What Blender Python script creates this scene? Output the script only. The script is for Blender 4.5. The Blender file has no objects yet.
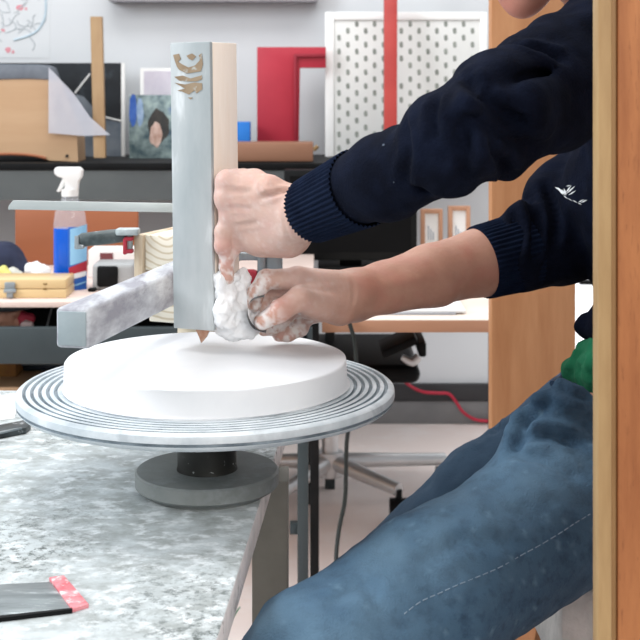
import bpy, bmesh, math, random
import numpy as np
from mathutils import Vector, Matrix, noise as mnoise

random.seed(7)
np.random.seed(7)
F, HY, C = 1300.0, 85.0, 1.06           # focal length in pixels, horizon row, camera height
COL = bpy.context.scene.collection
R = math.radians


def P(px, py, Y):                        # a point of the place seen at pixel (px, py) at depth Y
    return Vector(((px - 320) / F * Y, Y, C - (py - HY) / F * Y))


# ------------------------------------------------------------------ materials
def lin(c):
    o = []
    for v in c[:3]:
        v /= 255.0
        o.append(v / 12.92 if v <= 0.04045 else ((v + 0.055) / 1.055) ** 2.4)
    return (*o, 1.0)


def nd(nt, t, **kw):
    n = nt.nodes.new(t)
    for k, v in kw.items():
        if k in n.inputs:
            n.inputs[k].default_value = v
        else:
            setattr(n, k, v)
    return n


def M(name, c1, c2=None, scale=8.0, rough=0.6, metal=0.0, bump=0.0, stretch=(1, 1, 1), lo=0.35, hi=0.65,
      detail=5.0, c3=None, scale3=60.0, lo3=0.6, hi3=0.7, spec=0.4, alpha=None, emit=None, bscale=None, attr=None, ac=None,
      attr2=None, ac2=None, sub=0.0, sheen=0.0, trans=0.0, rot=(0, 0, 0)):
    m = bpy.data.materials.new(name)
    m.use_nodes = True
    nt = m.node_tree
    b = nt.nodes['Principled BSDF']
    b.inputs['Roughness'].default_value = rough
    b.inputs['Metallic'].default_value = metal
    b.inputs['Specular IOR Level'].default_value = spec
    tc = nd(nt, 'ShaderNodeTexCoord')
    mp = nd(nt, 'ShaderNodeMapping')
    mp.inputs['Scale'].default_value = stretch
    mp.inputs['Rotation'].default_value = rot
    nt.links.new(tc.outputs['Object'], mp.inputs['Vector'])
    nz = nd(nt, 'ShaderNodeTexNoise', Scale=scale, Detail=detail, Roughness=0.6)
    nt.links.new(mp.outputs[0], nz.inputs['Vector'])
    if c2 is None:
        c2 = tuple(max(0, v * 0.93) for v in c1)
    rp = nd(nt, 'ShaderNodeValToRGB')
    rp.color_ramp.elements[0].position = lo
    rp.color_ramp.elements[1].position = hi
    rp.color_ramp.elements[0].color = lin(c1)
    rp.color_ramp.elements[1].color = lin(c2)
    nt.links.new(nz.outputs['Fac'], rp.inputs['Fac'])
    out = rp.outputs['Color']

    def mixin(facsock, col, out):
        mx = nd(nt, 'ShaderNodeMix', data_type='RGBA')
        nt.links.new(facsock, mx.inputs[0])
        nt.links.new(out, mx.inputs[6])
        mx.inputs[7].default_value = lin(col)
        return mx.outputs[2]
    if c3 is not None:
        n3 = nd(nt, 'ShaderNodeTexNoise', Scale=scale3, Detail=4.0, Roughness=0.65)
        nt.links.new(mp.outputs[0], n3.inputs['Vector'])
        mr = nd(nt, 'ShaderNodeMapRange')
        mr.inputs[1].default_value = lo3
        mr.inputs[2].default_value = hi3
        nt.links.new(n3.outputs['Fac'], mr.inputs[0])
        out = mixin(mr.outputs[0], c3, out)
    for a, c in ((attr, ac), (attr2, ac2)):
        if a:
            at = nd(nt, 'ShaderNodeAttribute', attribute_name=a)
            out = mixin(at.outputs['Fac'], c, out)
    nt.links.new(out, b.inputs['Base Color'])
    if bump:
        bn = nd(nt, 'ShaderNodeTexNoise', Scale=bscale or scale * 6, Detail=4.0)
        nt.links.new(mp.outputs[0], bn.inputs['Vector'])
        bp = nd(nt, 'ShaderNodeBump', Strength=bump, Distance=0.004)
        nt.links.new(bn.outputs['Fac'], bp.inputs['Height'])
        nt.links.new(bp.outputs[0], b.inputs['Normal'])
    if alpha is not None:
        b.inputs['Alpha'].default_value = alpha
    if trans:
        b.inputs['Transmission Weight'].default_value = trans
    if emit is not None:
        b.inputs['Emission Color'].default_value = lin(emit[0])
        b.inputs['Emission Strength'].default_value = emit[1]
    if sub:
        b.inputs['Subsurface Weight'].default_value = sub
        b.inputs['Subsurface Radius'].default_value = (0.012, 0.004, 0.002)
        b.inputs['Subsurface Scale'].default_value = 0.5
    if sheen:
        b.inputs['Sheen Weight'].default_value = sheen
    return m


def wood(name, c1, c2, axis='z', fine=14.0, rough=0.55, c3=None):
    st = {'x': (0.12, 1, 1), 'y': (1, 0.12, 1), 'z': (1, 1, 0.12)}[axis]
    m = M(name, c1, c2, scale=fine, rough=rough, stretch=st, lo=0.3, hi=0.72, detail=8, bump=0.08, c3=c3, scale3=fine * 6, lo3=0.58, hi3=0.75)
    return m


# ------------------------------------------------------------------ objects
def setp(o, label=None, cat=None, group=None, kind=None):
    if label: o['label'] = label
    if cat: o['category'] = cat
    if group: o['group'] = group
    if kind: o['kind'] = kind
    return o


def thing(name, loc, label, cat, group=None):
    o = bpy.data.objects.new(name, None)
    o.empty_display_size = 0.03
    COL.objects.link(o)
    o.location = loc
    return setp(o, label, cat, group)


def origin(o):
    v = Vector(o.location)
    while o.parent:
        o = o.parent
        v += o.location
    return v


def smooth_angle(me, ang):
    me.polygons.foreach_set('use_smooth', [True] * len(me.polygons))
    try:
        me.set_sharp_from_angle(angle=R(ang))
    except Exception:
        pass


def link_mesh(name, me, mats, parent, smooth=40):
    if not isinstance(mats, (list, tuple)): mats = [mats]
    for m in mats: me.materials.append(m)
    if smooth: smooth_angle(me, smooth)
    o = bpy.data.objects.new(name, me)
    COL.objects.link(o)
    n = len(me.vertices)
    co = np.empty(n * 3, np.float32)
    me.vertices.foreach_get('co', co)
    co = co.reshape(-1, 3)
    if parent is not None:
        org = origin(parent)
        o.parent = parent
    else:
        mn, mx = co.min(0), co.max(0)
        org = Vector(((mn[0] + mx[0]) / 2, (mn[1] + mx[1]) / 2, mn[2]))
        o.location = org
    co -= np.array(org, np.float32)
    me.vertices.foreach_set('co', co.ravel())
    me.update()
    return o


def obj(name, bm, mats, parent=None, smooth=40):
    me = bpy.data.meshes.new(name)
    bmesh.ops.recalc_face_normals(bm, faces=bm.faces[:])
    bm.to_mesh(me)
    bm.free()
    return link_mesh(name, me, mats, parent, smooth)


def part(name, bm, mats, parent, label=None, smooth=40):
    o = obj(name, bm, mats, parent, smooth)
    if label: o['label'] = label
    return o


def single(name, bm, mats, label, cat, group=None, kind=None, smooth=40):
    return setp(obj(name, bm, mats, None, smooth), label, cat, group, kind)


def struct(name, bm, mat):
    o = obj(name, bm, mat)
    o['kind'] = 'structure'
    return o


def B():
    return bmesh.new()


def merge(dst, src, mi=0):
    me = bpy.data.meshes.new('tmp')
    for f in src.faces: f.material_index = mi
    src.to_mesh(me)
    src.free()
    dst.from_mesh(me)
    bpy.data.meshes.remove(me)


def box(bm, c, s, rz=0.0, bev=0.0, seg=2, rot=None, mi=0):
    t = bmesh.new()
    bmesh.ops.create_cube(t, size=1.0)
    bmesh.ops.scale(t, vec=Vector(s), verts=t.verts)
    if bev:
        bmesh.ops.bevel(t, geom=t.edges[:], offset=bev, segments=seg, profile=0.5, affect='EDGES')
    m = rot if rot is not None else Matrix.Rotation(rz, 4, 'Z')
    bmesh.ops.transform(t, matrix=Matrix.Translation(Vector(c)) @ m.to_4x4(), verts=t.verts)
    merge(bm, t, mi)
    return bm


def box2(bm, lo, hi, bev=0.0, mi=0, seg=2):
    lo, hi = Vector(lo), Vector(hi)
    return box(bm, (lo + hi) / 2, hi - lo, bev=bev, mi=mi, seg=seg)


def frame_of(d, up=Vector((0, 0, 1))):
    d = d.normalized()
    if abs(d.dot(up)) > 0.98: up = Vector((1, 0, 0))
    a = d.cross(up).normalized()
    return a, a.cross(d).normalized()


def smooth_path(pts, n=8):
    pts = [Vector(p) for p in pts]
    if len(pts) < 3: return pts
    out = []
    for i in range(len(pts) - 1):
        p0, p1, p2, p3 = pts[max(i - 1, 0)], pts[i], pts[i + 1], pts[min(i + 2, len(pts) - 1)]
        for k in range(n):
            t = k / n
            out.append(0.5 * ((2 * p1) + (p2 - p0) * t + (2 * p0 - 5 * p1 + 4 * p2 - p3) * t * t + (3 * p1 - p0 - 3 * p2 + p3) * t ** 3))
    out.append(pts[-1])
    return out


def tube(bm, pts, r, seg=10, mi=0, curve=0):
    pts = [Vector(p) for p in pts]
    n0 = len(pts)
    if curve: pts = smooth_path(pts, curve)
    rr = r if isinstance(r, (list, tuple)) else [r] * len(pts)
    if len(rr) != len(pts): rr = list(np.interp(np.linspace(0, n0 - 1, len(pts)), range(n0), rr))
    rings = []
    up = Vector((0, 0, 1))
    for i, p in enumerate(pts):
        d = (pts[min(i + 1, len(pts) - 1)] - pts[max(i - 1, 0)])
        a, b = frame_of(d, up)
        up = b if abs(b.length - 1) < .1 else up
        rings.append([bm.verts.new(p + (a * math.cos(2 * math.pi * k / seg) + b * math.sin(2 * math.pi * k / seg)) * rr[i]) for k in range(seg)])
    for i in range(len(rings) - 1):
        for k in range(seg):
            f = bm.faces.new((rings[i][k], rings[i][(k + 1) % seg], rings[i + 1][(k + 1) % seg], rings[i + 1][k]))
            f.material_index = mi
    for rg in (rings[0][::-1], rings[-1]):
        bm.faces.new(rg).material_index = mi
    return bm


def lathe(bm, c, prof, seg=64, mi=0, axis=None, wob=None):
    """prof: (r, z) pairs from bottom centre to top centre"""
    c = Vector(c)
    rows = []
    for j, (r, z) in enumerate(prof):
        if r < 1e-5:
            rows.append([bm.verts.new(c + Vector((0, 0, z)))])
        else:
            rows.append([])
            for k in range(seg):
                a = 2 * math.pi * k / seg
                q = r + (wob(j, a) if wob else 0)
                rows[-1].append(bm.verts.new(c + Vector((q * math.cos(a), q * math.sin(a), z))))
    for i in range(len(rows) - 1):
        A, Bq = rows[i], rows[i + 1]
        for k in range(seg):
            if len(A) == 1 and len(Bq) == 1: continue
            if len(A) == 1: f = bm.faces.new((A[0], Bq[(k + 1) % seg], Bq[k]))
            elif len(Bq) == 1: f = bm.faces.new((A[k], A[(k + 1) % seg], Bq[0]))
            else: f = bm.faces.new((A[k], A[(k + 1) % seg], Bq[(k + 1) % seg], Bq[k]))
            f.material_index = mi
    return bm


def prism(bm, poly, thick, mi=0, bev=0.0):
    """poly: 3-D points of a flat outline; thick: extrusion vector"""
    t = bmesh.new()
    vs = [t.verts.new(Vector(p)) for p in poly]
    f = t.faces.new(vs)
    r = bmesh.ops.extrude_face_region(t, geom=[f])
    bmesh.ops.translate(t, vec=Vector(thick), verts=[v for v in r['geom'] if isinstance(v, bmesh.types.BMVert)])
    bmesh.ops.recalc_face_normals(t, faces=t.faces[:])
    if bev:
        bmesh.ops.bevel(t, geom=t.edges[:], offset=bev, segments=2, profile=0.5, affect='EDGES')
    merge(bm, t, mi)
    return bm


# ------------------------------------------------------------------ organic surfaces: signed distance + surface nets
def cap(a, ra, b, rb, k=0.012, flat=None, s=1.0):
    return dict(a=np.array(a, np.float32), b=np.array(b, np.float32), ra=ra, rb=rb, k=k,
                n=None if flat is None else np.array(Vector(flat).normalized(), np.float32), s=s)


def chain(pts, rs, k=0.006, flat=None, s=1.0):
    return [cap(pts[i], rs[i], pts[i + 1], rs[i + 1], k, flat, s) for i in range(len(pts) - 1)]


BIG = 0.06


class Field:
    def __init__(self, lo, hi, vox):
        self.lo = np.array(lo, np.float32)
        self.v = vox
        self.n = np.ceil((np.array(hi) - self.lo) / vox).astype(int) + 1
        self.f = np.full(self.n, BIG, np.float32)

    def region(self, mn, mx):
        i0 = np.clip(np.floor((mn - self.lo) / self.v).astype(int), 0, self.n)
        i1 = np.clip(np.ceil((mx - self.lo) / self.v).astype(int) + 1, 0, self.n)
        if (i1 <= i0).any(): return None
        g = [self.lo[d] + self.v * np.arange(i0[d], i1[d], dtype=np.float32) for d in range(3)]
        sl = tuple(slice(i0[d], i1[d]) for d in range(3))
        return sl, g[0][:, None, None], g[1][None, :, None], g[2][None, None, :]

    @staticmethod
    def dist(p, X, Y, Z):
        a, b = p['a'], p['b']
        dx, dy, dz = X - a[0], Y - a[1], Z - a[2]
        ab = b - a
        L = float(ab @ ab)
        t = np.clip((dx * ab[0] + dy * ab[1] + dz * ab[2]) / max(L, 1e-9), 0, 1)
        qx, qy, qz = dx - t * ab[0], dy - t * ab[1], dz - t * ab[2]
        r = p['ra'] + t * (p['rb'] - p['ra'])
        if p['n'] is not None:
            n, s = p['n'], p['s']
            h = (qx * n[0] + qy * n[1] + qz * n[2])
            q2 = qx * qx + qy * qy + qz * qz + h * h * (1 / s ** 2 - 1)
            d = np.sqrt(np.maximum(q2, 1e-12)) - r
            return d * (s if s < 1 else 1.0)
        return np.sqrt(np.maximum(qx * qx + qy * qy + qz * qz, 1e-12)) - r

    def add(self, prims, op='union'):
        for p in prims:
            rm = max(p['ra'], p['rb']) * max(1.0, p['s']) + p['k'] + self.v * 3
            mn = np.minimum(p['a'], p['b']) - rm
            mx = np.maximum(p['a'], p['b']) + rm
            rg = self.region(mn, mx)
            if rg is None: continue
            sl, X, Y, Z = rg
            d = self.dist(p, X, Y, Z)
            cur = self.f[sl]
            k = p['k']
            if op == 'union':
                h = np.maximum(k - np.abs(cur - d), 0) / k
                self.f[sl] = np.minimum(cur, d) - h * h * k * 0.25
            else:
                d = -d
                h = np.maximum(k - np.abs(cur - d), 0) / k
                self.f[sl] = np.maximum(cur, d) + h * h * k * 0.25
        return self

    def merge_prims(self, groups, k):
        """each group is united on its own first, then joined with blend k"""
        for g in groups:
            rm = max(max(p['ra'], p['rb']) for p in g) + k + self.v * 3
            pts = np.array([q for p in g for q in (p['a'], p['b'])])
            rg = self.region(pts.min(0) - rm, pts.max(0) + rm)
            if rg is None: continue
            sl, X, Y, Z = rg
            loc = None
            for p in g:
                d = self.dist(p, X, Y, Z)
                if loc is None: loc = d
                else:
                    kk = p['k']
                    h = np.maximum(kk - np.abs(loc - d), 0) / kk
                    loc = np.minimum(loc, d) - h * h * kk * 0.25
            cur = self.f[sl]
            h = np.maximum(k - np.abs(cur - loc), 0) / k
            self.f[sl] = np.minimum(cur, loc) - h * h * k * 0.25
        return self

    def cut(self, point, normal):            # remove what lies on the normal's side
        X = (self.lo[0] + self.v * np.arange(self.n[0], dtype=np.float32))[:, None, None]
        Y = (self.lo[1] + self.v * np.arange(self.n[1], dtype=np.float32))[None, :, None]
        Z = (self.lo[2] + self.v * np.arange(self.n[2], dtype=np.float32))[None, None, :]
        n = Vector(normal).normalized()
        return X, Y, Z, (X - point[0]) * n.x + (Y - point[1]) * n.y + (Z - point[2]) * n.z

    def mesh(self, name):
        f = self.f
        S = f < 0
        cs = [S[i:S.shape[0] - 1 + i, j:S.shape[1] - 1 + j, k:S.shape[2] - 1 + k] for i in (0, 1) for j in (0, 1) for k in (0, 1)]
        any_, all_ = cs[0].copy(), cs[0].copy()
        for c in cs[1:]:
            any_ |= c
            all_ &= c
        act = any_ & ~all_
        idx = np.argwhere(act)
        ids = np.full(act.shape, -1, np.int32)
        ids[act] = np.arange(len(idx))
        off = np.array([(i, j, k) for i in (0, 1) for j in (0, 1) for k in (0, 1)])
        vals = np.stack([f[idx[:, 0] + o[0], idx[:, 1] + o[1], idx[:, 2] + o[2]] for o in off], 1)
        acc = np.zeros((len(idx), 3))
        cnt = np.zeros(len(idx))
        for a in range(8):
            for b in range(a + 1, 8):
                if np.abs(off[a] - off[b]).sum() != 1: continue
                va, vb = vals[:, a], vals[:, b]
                m = (va < 0) != (vb < 0)
                t = np.where(m, va / np.where(m, va - vb, 1), 0)
                p = off[a] + t[:, None] * (off[b] - off[a])
                acc += np.where(m[:, None], p, 0)
                cnt += m
        v = (idx + acc / cnt[:, None]) * self.v + self.lo
        quads = []
        for ax in range(3):
            o = [0, 0, 0]
            o[ax] = 1
            A = S[:S.shape[0] - o[0], :S.shape[1] - o[1], :S.shape[2] - o[2]]
            Bq = S[o[0]:, o[1]:, o[2]:]
            e = np.argwhere(A != Bq)
            u, w = [(1, 2), (2, 0), (0, 1)][ax]
            ok = (e[:, u] > 0) & (e[:, w] > 0) & (e[:, u] < f.shape[u] - 1) & (e[:, w] < f.shape[w] - 1)
            e = e[ok]
            neg = A[e[:, 0], e[:, 1], e[:, 2]]
            q = []
            for du, dw in ((-1, -1), (0, -1), (0, 0), (-1, 0)):
                x = e.copy()
                x[:, u] += du
                x[:, w] += dw
                q.append(ids[x[:, 0], x[:, 1], x[:, 2]])
            q = np.stack(q, 1)
            q[~neg] = q[~neg][:, ::-1]
            quads.append(q)
        q = np.concatenate(quads)
        q = q[(q >= 0).all(1)]
        me = bpy.data.meshes.new(name)
        me.vertices.add(len(v))
        me.vertices.foreach_set('co', v.astype(np.float32).ravel())
        me.loops.add(q.size)
        me.loops.foreach_set('vertex_index', q.astype(np.int32).ravel())
        me.polygons.add(len(q))
        me.polygons.foreach_set('loop_start', np.arange(0, q.size, 4, dtype=np.int32))
        me.update(calc_edges=True)
        me.validate()
        return me, v


def noise3(v, scale, seed=0, oct=3):
    """cheap smooth value noise for vertices, numpy"""
    out = np.zeros(len(v))
    amp, tot = 1.0, 0.0
    rng = np.random.RandomState(seed)
    tab = rng.rand(32, 32, 32)
    p = v * scale
    for o in range(oct):
        i = np.floor(p).astype(int)
        fr = p - i
        fr = fr * fr * (3 - 2 * fr)
        r = 0
        for a in (0, 1):
            for b in (0, 1):
                for c in (0, 1):
                    w = np.where(a, fr[:, 0], 1 - fr[:, 0]) * np.where(b, fr[:, 1], 1 - fr[:, 1]) * np.where(c, fr[:, 2], 1 - fr[:, 2])
                    r = r + w * tab[(i[:, 0] + a) % 32, (i[:, 1] + b) % 32, (i[:, 2] + c) % 32]
        out += r * amp
        tot += amp
        amp *= 0.5
        p = p * 2.03 + 7.1
    return out / tot


def vattr(me, name, vals):
    at = me.attributes.new(name, 'FLOAT', 'POINT')
    at.data.foreach_set('value', np.clip(vals, 0, 1).astype(np.float32))


def vcut(me, v, pt, nrm):
    pass


# ------------------------------------------------------------------ palette
m_wall = M('painted_wall', (208, 211, 213), (201, 204, 207), scale=1.5, rough=0.9)
m_floor = M('pale_floor', (242, 230, 225), (234, 219, 212), scale=2.0, rough=0.45, c3=(244, 238, 235), scale3=7, lo3=0.5, hi3=0.8)
m_white = M('white_paint', (232, 232, 230), (222, 222, 220), rough=0.5)
m_slate = M('slate_metal', (62, 72, 75), (54, 63, 66), scale=6, rough=0.5)
m_fascia = M('grey_fascia', (88, 93, 93), (78, 82, 83), scale=5, rough=0.6)
m_black = M('black_plastic', (14, 15, 16), (21, 22, 23), scale=20, rough=0.5, spec=.12)
m_blackm = M('black_matt', (20, 21, 22), (31, 32, 33), scale=10, rough=0.8)
m_chrome = M('chrome', (216, 217, 218), (204, 206, 207), rough=0.28, metal=0.55)
m_steel = M('brushed_steel', (160, 168, 172), (132, 140, 145), scale=20, rough=0.35, metal=0.6, stretch=(1, 1, .15))
m_ply = wood('orange_plywood', (192, 140, 98), (168, 114, 74), 'z', 34)
m_plyd = wood('dark_orange_plywood', (176, 114, 68), (140, 82, 44), 'z', 70, c3=(124, 72, 38))
m_pine = wood('pale_pine', (176, 146, 102), (150, 118, 78), 'z', 70)
m_beech = wood('beech', (222, 184, 146), (206, 166, 126), 'x', 12)
m_deskedge = wood('desk_edge', (186, 140, 112), (168, 122, 94), 'x', 12)
m_deskbrown = wood('brown_board', (160, 96, 62), (140, 82, 52), 'x', 9)
m_red = M('red_paint', (176, 45, 62), (164, 39, 56), scale=5, rough=0.5)
m_redwood = M('red_batten', (176, 62, 56), (160, 50, 46), scale=8, rough=0.5)
m_plaster = M('white_plaster', (230, 232, 234), (222, 225, 228), scale=9, rough=0.75, bump=0.05, bscale=60)
m_wetplaster = M('wet_plaster', (240, 241, 242), (226, 228, 230), scale=30, rough=0.4, bump=0.25, bscale=90)
m_wheel = M('plaster_stained_wheel', (172, 183, 189), (212, 219, 223), scale=16, rough=0.45, metal=0.1, lo=0.3, hi=0.6, c3=(184, 192, 197), scale3=30, lo3=0.55, hi3=0.66, bump=0.15)
m_wheelgroove = M('wheel_groove', (98, 110, 118), (150, 162, 170), scale=30, rough=0.5, metal=0.2)
m_base = M('cast_base', (140, 144, 142), (122, 127, 125), scale=14, rough=0.55, metal=0.2, c3=(146, 151, 152), scale3=34, lo3=0.52, hi3=0.75)
m_hub = M('black_hub', (28, 28, 24), (42, 42, 36), scale=30, rough=0.5, c3=(205, 208, 205), scale3=120, lo3=0.66, hi3=0.72)
m_lam = M('plaster_dusted_laminate', (152, 161, 164), (186, 191, 192), scale=13, rough=0.5, stretch=(1, 1, .3), c3=(206, 212, 214), scale3=26, lo3=0.56, hi3=0.72)
m_postwood = wood('pale_post_wood', (250, 241, 231), (242, 228, 212), 'z', 50)
m_mark = M('brown_mark', (132, 112, 88), (150, 132, 108), scale=40, rough=0.6, c3=(176, 180, 176), scale3=90, lo3=0.55, hi3=0.66)
m_beam = M('plaster_smeared_beam', (150, 151, 160), (205, 209, 213), scale=40, rough=0.6, stretch=(1, .3, 1), lo=0.36, hi=0.62, c3=(126, 124, 134), scale3=50, lo3=0.56, hi3=0.7, bump=0.3)
m_beamend = M('grey_beam_end', (142, 155, 160), (158, 170, 174), scale=20, rough=0.6)
m_skin = M('skin', (192, 146, 125), (178, 130, 110), scale=26, rough=0.5, spec=0.35, bump=0.12, bscale=260, attr='red', ac=(192, 122, 108), attr2='dust', ac2=(228, 222, 219), sub=0.08)
m_knit = M('navy_knit', (9, 13, 25), (16, 22, 38), scale=30, rough=1.0, bump=0.35, bscale=420, c3=(52, 60, 76), scale3=110, lo3=0.72, hi3=0.8, spec=.08)
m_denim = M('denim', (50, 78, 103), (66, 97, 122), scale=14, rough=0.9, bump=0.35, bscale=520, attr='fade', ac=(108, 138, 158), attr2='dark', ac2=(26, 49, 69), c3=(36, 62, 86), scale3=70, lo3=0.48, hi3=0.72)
m_thread = M('pale_thread', (132, 150, 166), (112, 132, 150), scale=200, rough=0.9)
m_green = M('green_cotton', (28, 128, 88), (20, 108, 72), scale=12, rough=0.9, bump=0.3, bscale=200)
m_hair = M('dark_hair', (42, 30, 24), (58, 42, 32), scale=40, rough=0.6, stretch=(1, 1, .1))
m_paper = M('paper', (240, 241, 240), (233, 234, 233), rough=0.8)
m_cord = M('black_cord', (40, 46, 44), (30, 34, 34), rough=0.5)
m_redcord = M('red_cord', (190, 40, 66), (172, 34, 58), rough=0.5)

# ------------------------------------------------------------------ camera
cam = bpy.data.cameras.new('camera')
cam.sensor_width = 36.0
cam.lens = F / 640 * 36.0
cam.shift_y = -(320 - HY) / 640
cam.clip_start = 0.05
co = bpy.data.objects.new('camera', cam)
COL.objects.link(co)
co.location = (0, 0, C)
co.rotation_euler = (R(90), 0, 0)
bpy.context.scene.camera = co
cam.dof.use_dof = True
cam.dof.focus_distance = 1.36
cam.dof.aperture_fstop = 18.0

# ------------------------------------------------------------------ setting
WY = 4.08
struct('floor', box2(B(), (-3.2, -1.5, -0.05), (3.4, WY, 0)), m_floor)
struct('wall_back', box2(B(), (-3.2, WY, 0), (3.4, WY + 0.1, 2.7)), m_wall)
struct('baseboard_back', box2(B(), (-3.2, WY - 0.016, 0), (0.56, WY, 0.072), bev=0.003), M('grey_skirting', (122, 122, 122), (112, 112, 113), rough=0.6))
struct('trim_1', box2(B(), (-3.2, WY - 0.02, 0.0725), (0.56, WY, 0.125), bev=0.002), M('dark_trunking', (52, 52, 54), (45, 45, 47), rough=0.6))
a, b = P(112, 4, WY), P(318, 4, WY)
struct('trim_2', box2(B(), (a.x, WY - 0.08, a.z), (b.x, WY, a.z + 0.2), bev=0.01), M('grey_box_trim', (156, 154, 158), (150, 148, 152), rough=0.8))
# made-up door right of the plywood upright, glowing pane for the blown-out wall
bm = B()
dx0, dx1 = 0.62, 1.5
box2(bm, (dx0, WY - 0.03, 0.0), (dx0 + 0.08, WY, 2.05), bev=0.004)
box2(bm, (dx1 - 0.08, WY - 0.03, 0.0), (dx1, WY, 2.05), bev=0.004)
box2(bm, (dx0 + 0.08, WY - 0.03, 1.95), (dx1 - 0.08, WY, 2.05), bev=0.004)
box2(bm, (dx0 + 0.08, WY - 0.03, 0.0), (dx1 - 0.08, WY, 0.12), bev=0.004)
door = struct('added_door_1', bm, m_white)
part('glow_pane', box2(B(), (dx0 + 0.08, WY - 0.02, 0.12), (dx1 - 0.08, WY - 0.012, 1.95)),
     M('added_glow', (245, 248, 250), (240, 244, 248), rough=0.1, emit=((250, 252, 255), 0.9)), door)
bm = B()
box(bm, P(587, 282, WY - 0.045), (0.05, 0.03, 0.014), bev=0.004)
part('handle', bm, m_black, door)

# ------------------------------------------------------------------ work table in front
TZ = C - 0.427
xe = lambda Y: -0.062 - 0.055 * (1.309 - Y)         # right edge of the table top
tb = thing('work_table', (-0.6, 1.3, 0), 'plaster-spattered grey work table carrying the turning wheel', 'table')
bm = B()
pl = [(-1.5, 0.55, TZ), (xe(0.55), 0.55, TZ), (xe(1.82), 1.82, TZ), (-1.5, 1.82, TZ)]
prism(bm, pl, (0, 0, -0.03), bev=0.003)
m_table = M('spattered_tabletop', (160, 166, 165), (196, 204, 206), scale=34, rough=0.6, stretch=(1, 1.25, 1), lo=0.36, hi=0.6, detail=10,
            c3=(224, 230, 232), scale3=38, lo3=0.5, hi3=0.64, bump=0.3, bscale=60)
nt = m_table.node_tree
# dark specks over the spatter
bs = nt.nodes['Principled BSDF']
src = bs.inputs['Base Color'].links[0].from_socket
tc = nt.nodes['Texture Coordinate'] if 'Texture Coordinate' in nt.nodes else [n for n in nt.nodes if n.type == 'TEX_COORD'][0]
nz = nd(nt, 'ShaderNodeTexNoise', Scale=130.0, Detail=6.0, Roughness=0.75)
nt.links.new(tc.outputs['Object'], nz.inputs['Vector'])
mr = nd(nt, 'ShaderNodeMapRange')
mr.inputs[1].default_value, mr.inputs[2].default_value = 0.5, 0.6
mr.inputs[4].default_value = 0.9
nt.links.new(nz.outputs['Fac'], mr.inputs[0])
nb = nd(nt, 'ShaderNodeTexNoise', Scale=7.0, Detail=3.0)
nt.links.new(tc.outputs['Object'], nb.inputs['Vector'])
mb = nd(nt, 'ShaderNodeMapRange')
mb.inputs[1].default_value, mb.inputs[2].default_value = 0.38, 0.62
nt.links.new(nb.outputs['Fac'], mb.inputs[0])
ml = nd(nt, 'ShaderNodeMath', operation='MULTIPLY')
nt.links.new(mr.outputs[0], ml.inputs[0])
nt.links.new(mb.outputs[0], ml.inputs[1])
mx = nd(nt, 'ShaderNodeMix', data_type='RGBA')
nt.links.new(ml.outputs[0], mx.inputs[0])
nt.links.new(src, mx.inputs[6])
mx.inputs[7].default_value = lin((84, 92, 90))
nt.links.new(mx.outputs[2], bs.inputs['Base Color'])
for f in bm.faces:
    f.normal_update()
    if abs(f.normal.z) < .5: f.material_index = 1
m_tedge = M('chipped_table_edge', (236, 228, 226), (206, 202, 200), scale=22, rough=.7, c3=(128, 120, 118), scale3=40, lo3=.56, hi3=.68, bump=.3)
part('tabletop', bm, [m_table, m_tedge], tb)
m_leg = M('concrete_grey_leg', (132, 131, 124), (118, 117, 110), scale=9, rough=0.8, bump=0.1)
for (x0, x1, y0, y1) in ((-0.0785, -0.0375, 1.50, 1.56), (-0.16, -0.11, 0.66, 0.72), (-1.42, -1.37, 1.5, 1.56), (-1.42, -1.37, 0.66, 0.72)):
    part('leg', box2(B(), (x0, y0, 0), (x1, y1, TZ - 0.03), bev=0.002), m_leg, tb)

# ------------------------------------------------------------------ banding wheel
WX, WYY = -0.119, 1.37
wh = thing('banding_wheel', (WX, WYY, TZ), 'round turning wheel with a grooved plaster-streaked metal head on a heavy disc base', 'turntable')
z1 = C - 0.404 - TZ       # top of the base
r = 0.0755
part('base', lathe(B(), (WX, WYY, TZ), [(0, 0), (r * .86, 0), (r * .88, 0.0045), (r * .97, 0.0055), (r, 0.008), (r, z1 - 0.002), (r - 0.002, z1), (0, z1)], 72), m_base, wh)
zt = C - 0.316 - TZ       # top of the head
part('hub', lathe(B(), (WX, WYY, TZ), [(0, z1), (0.032, z1), (0.031, z1 + 0.004), (0.031, zt - 0.024), (0.036, zt - 0.019), (0, zt - 0.019)], 48), m_hub, wh)
prof = [(0, zt - 0.0195), (0.15, zt - 0.0195), (0.184, zt - 0.019), (0.193, zt - 0.016), (0.1965, zt - 0.0125), (0.1970, zt - 0.0115), (0.1955, zt - 0.0108), (0.1955, zt - 0.0092), (0.1975, zt - 0.0085), (0.1975, zt - 0.005), (0.197, zt - 0.002), (0.1945, zt)]
rr = 0.1945
while rr > 0.158:
    prof += [(rr - 0.004, zt + 0.0004), (rr - 0.005, zt - 0.003), (rr - 0.0074, zt - 0.003), (rr - 0.008, zt)]
    rr -= 0.008
prof += [(0.12, zt), (0, zt)]
bm = lathe(B(), (WX, WYY, TZ), prof, 128)
for f in bm.faces:
    c = f.calc_center_median() - Vector((WX, WYY, TZ))
    if zt - .0112 < c.z < zt - .009 and math.hypot(c.x, c.y) > .19: f.material_index = 1
    if c.z < zt - 0.0015 and math.hypot(c.x, c.y) < 0.191 and c.z > zt - 0.004: f.material_index = 1
part('wheel_head', bm, [m_wheel, m_wheelgroove], wh)
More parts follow.
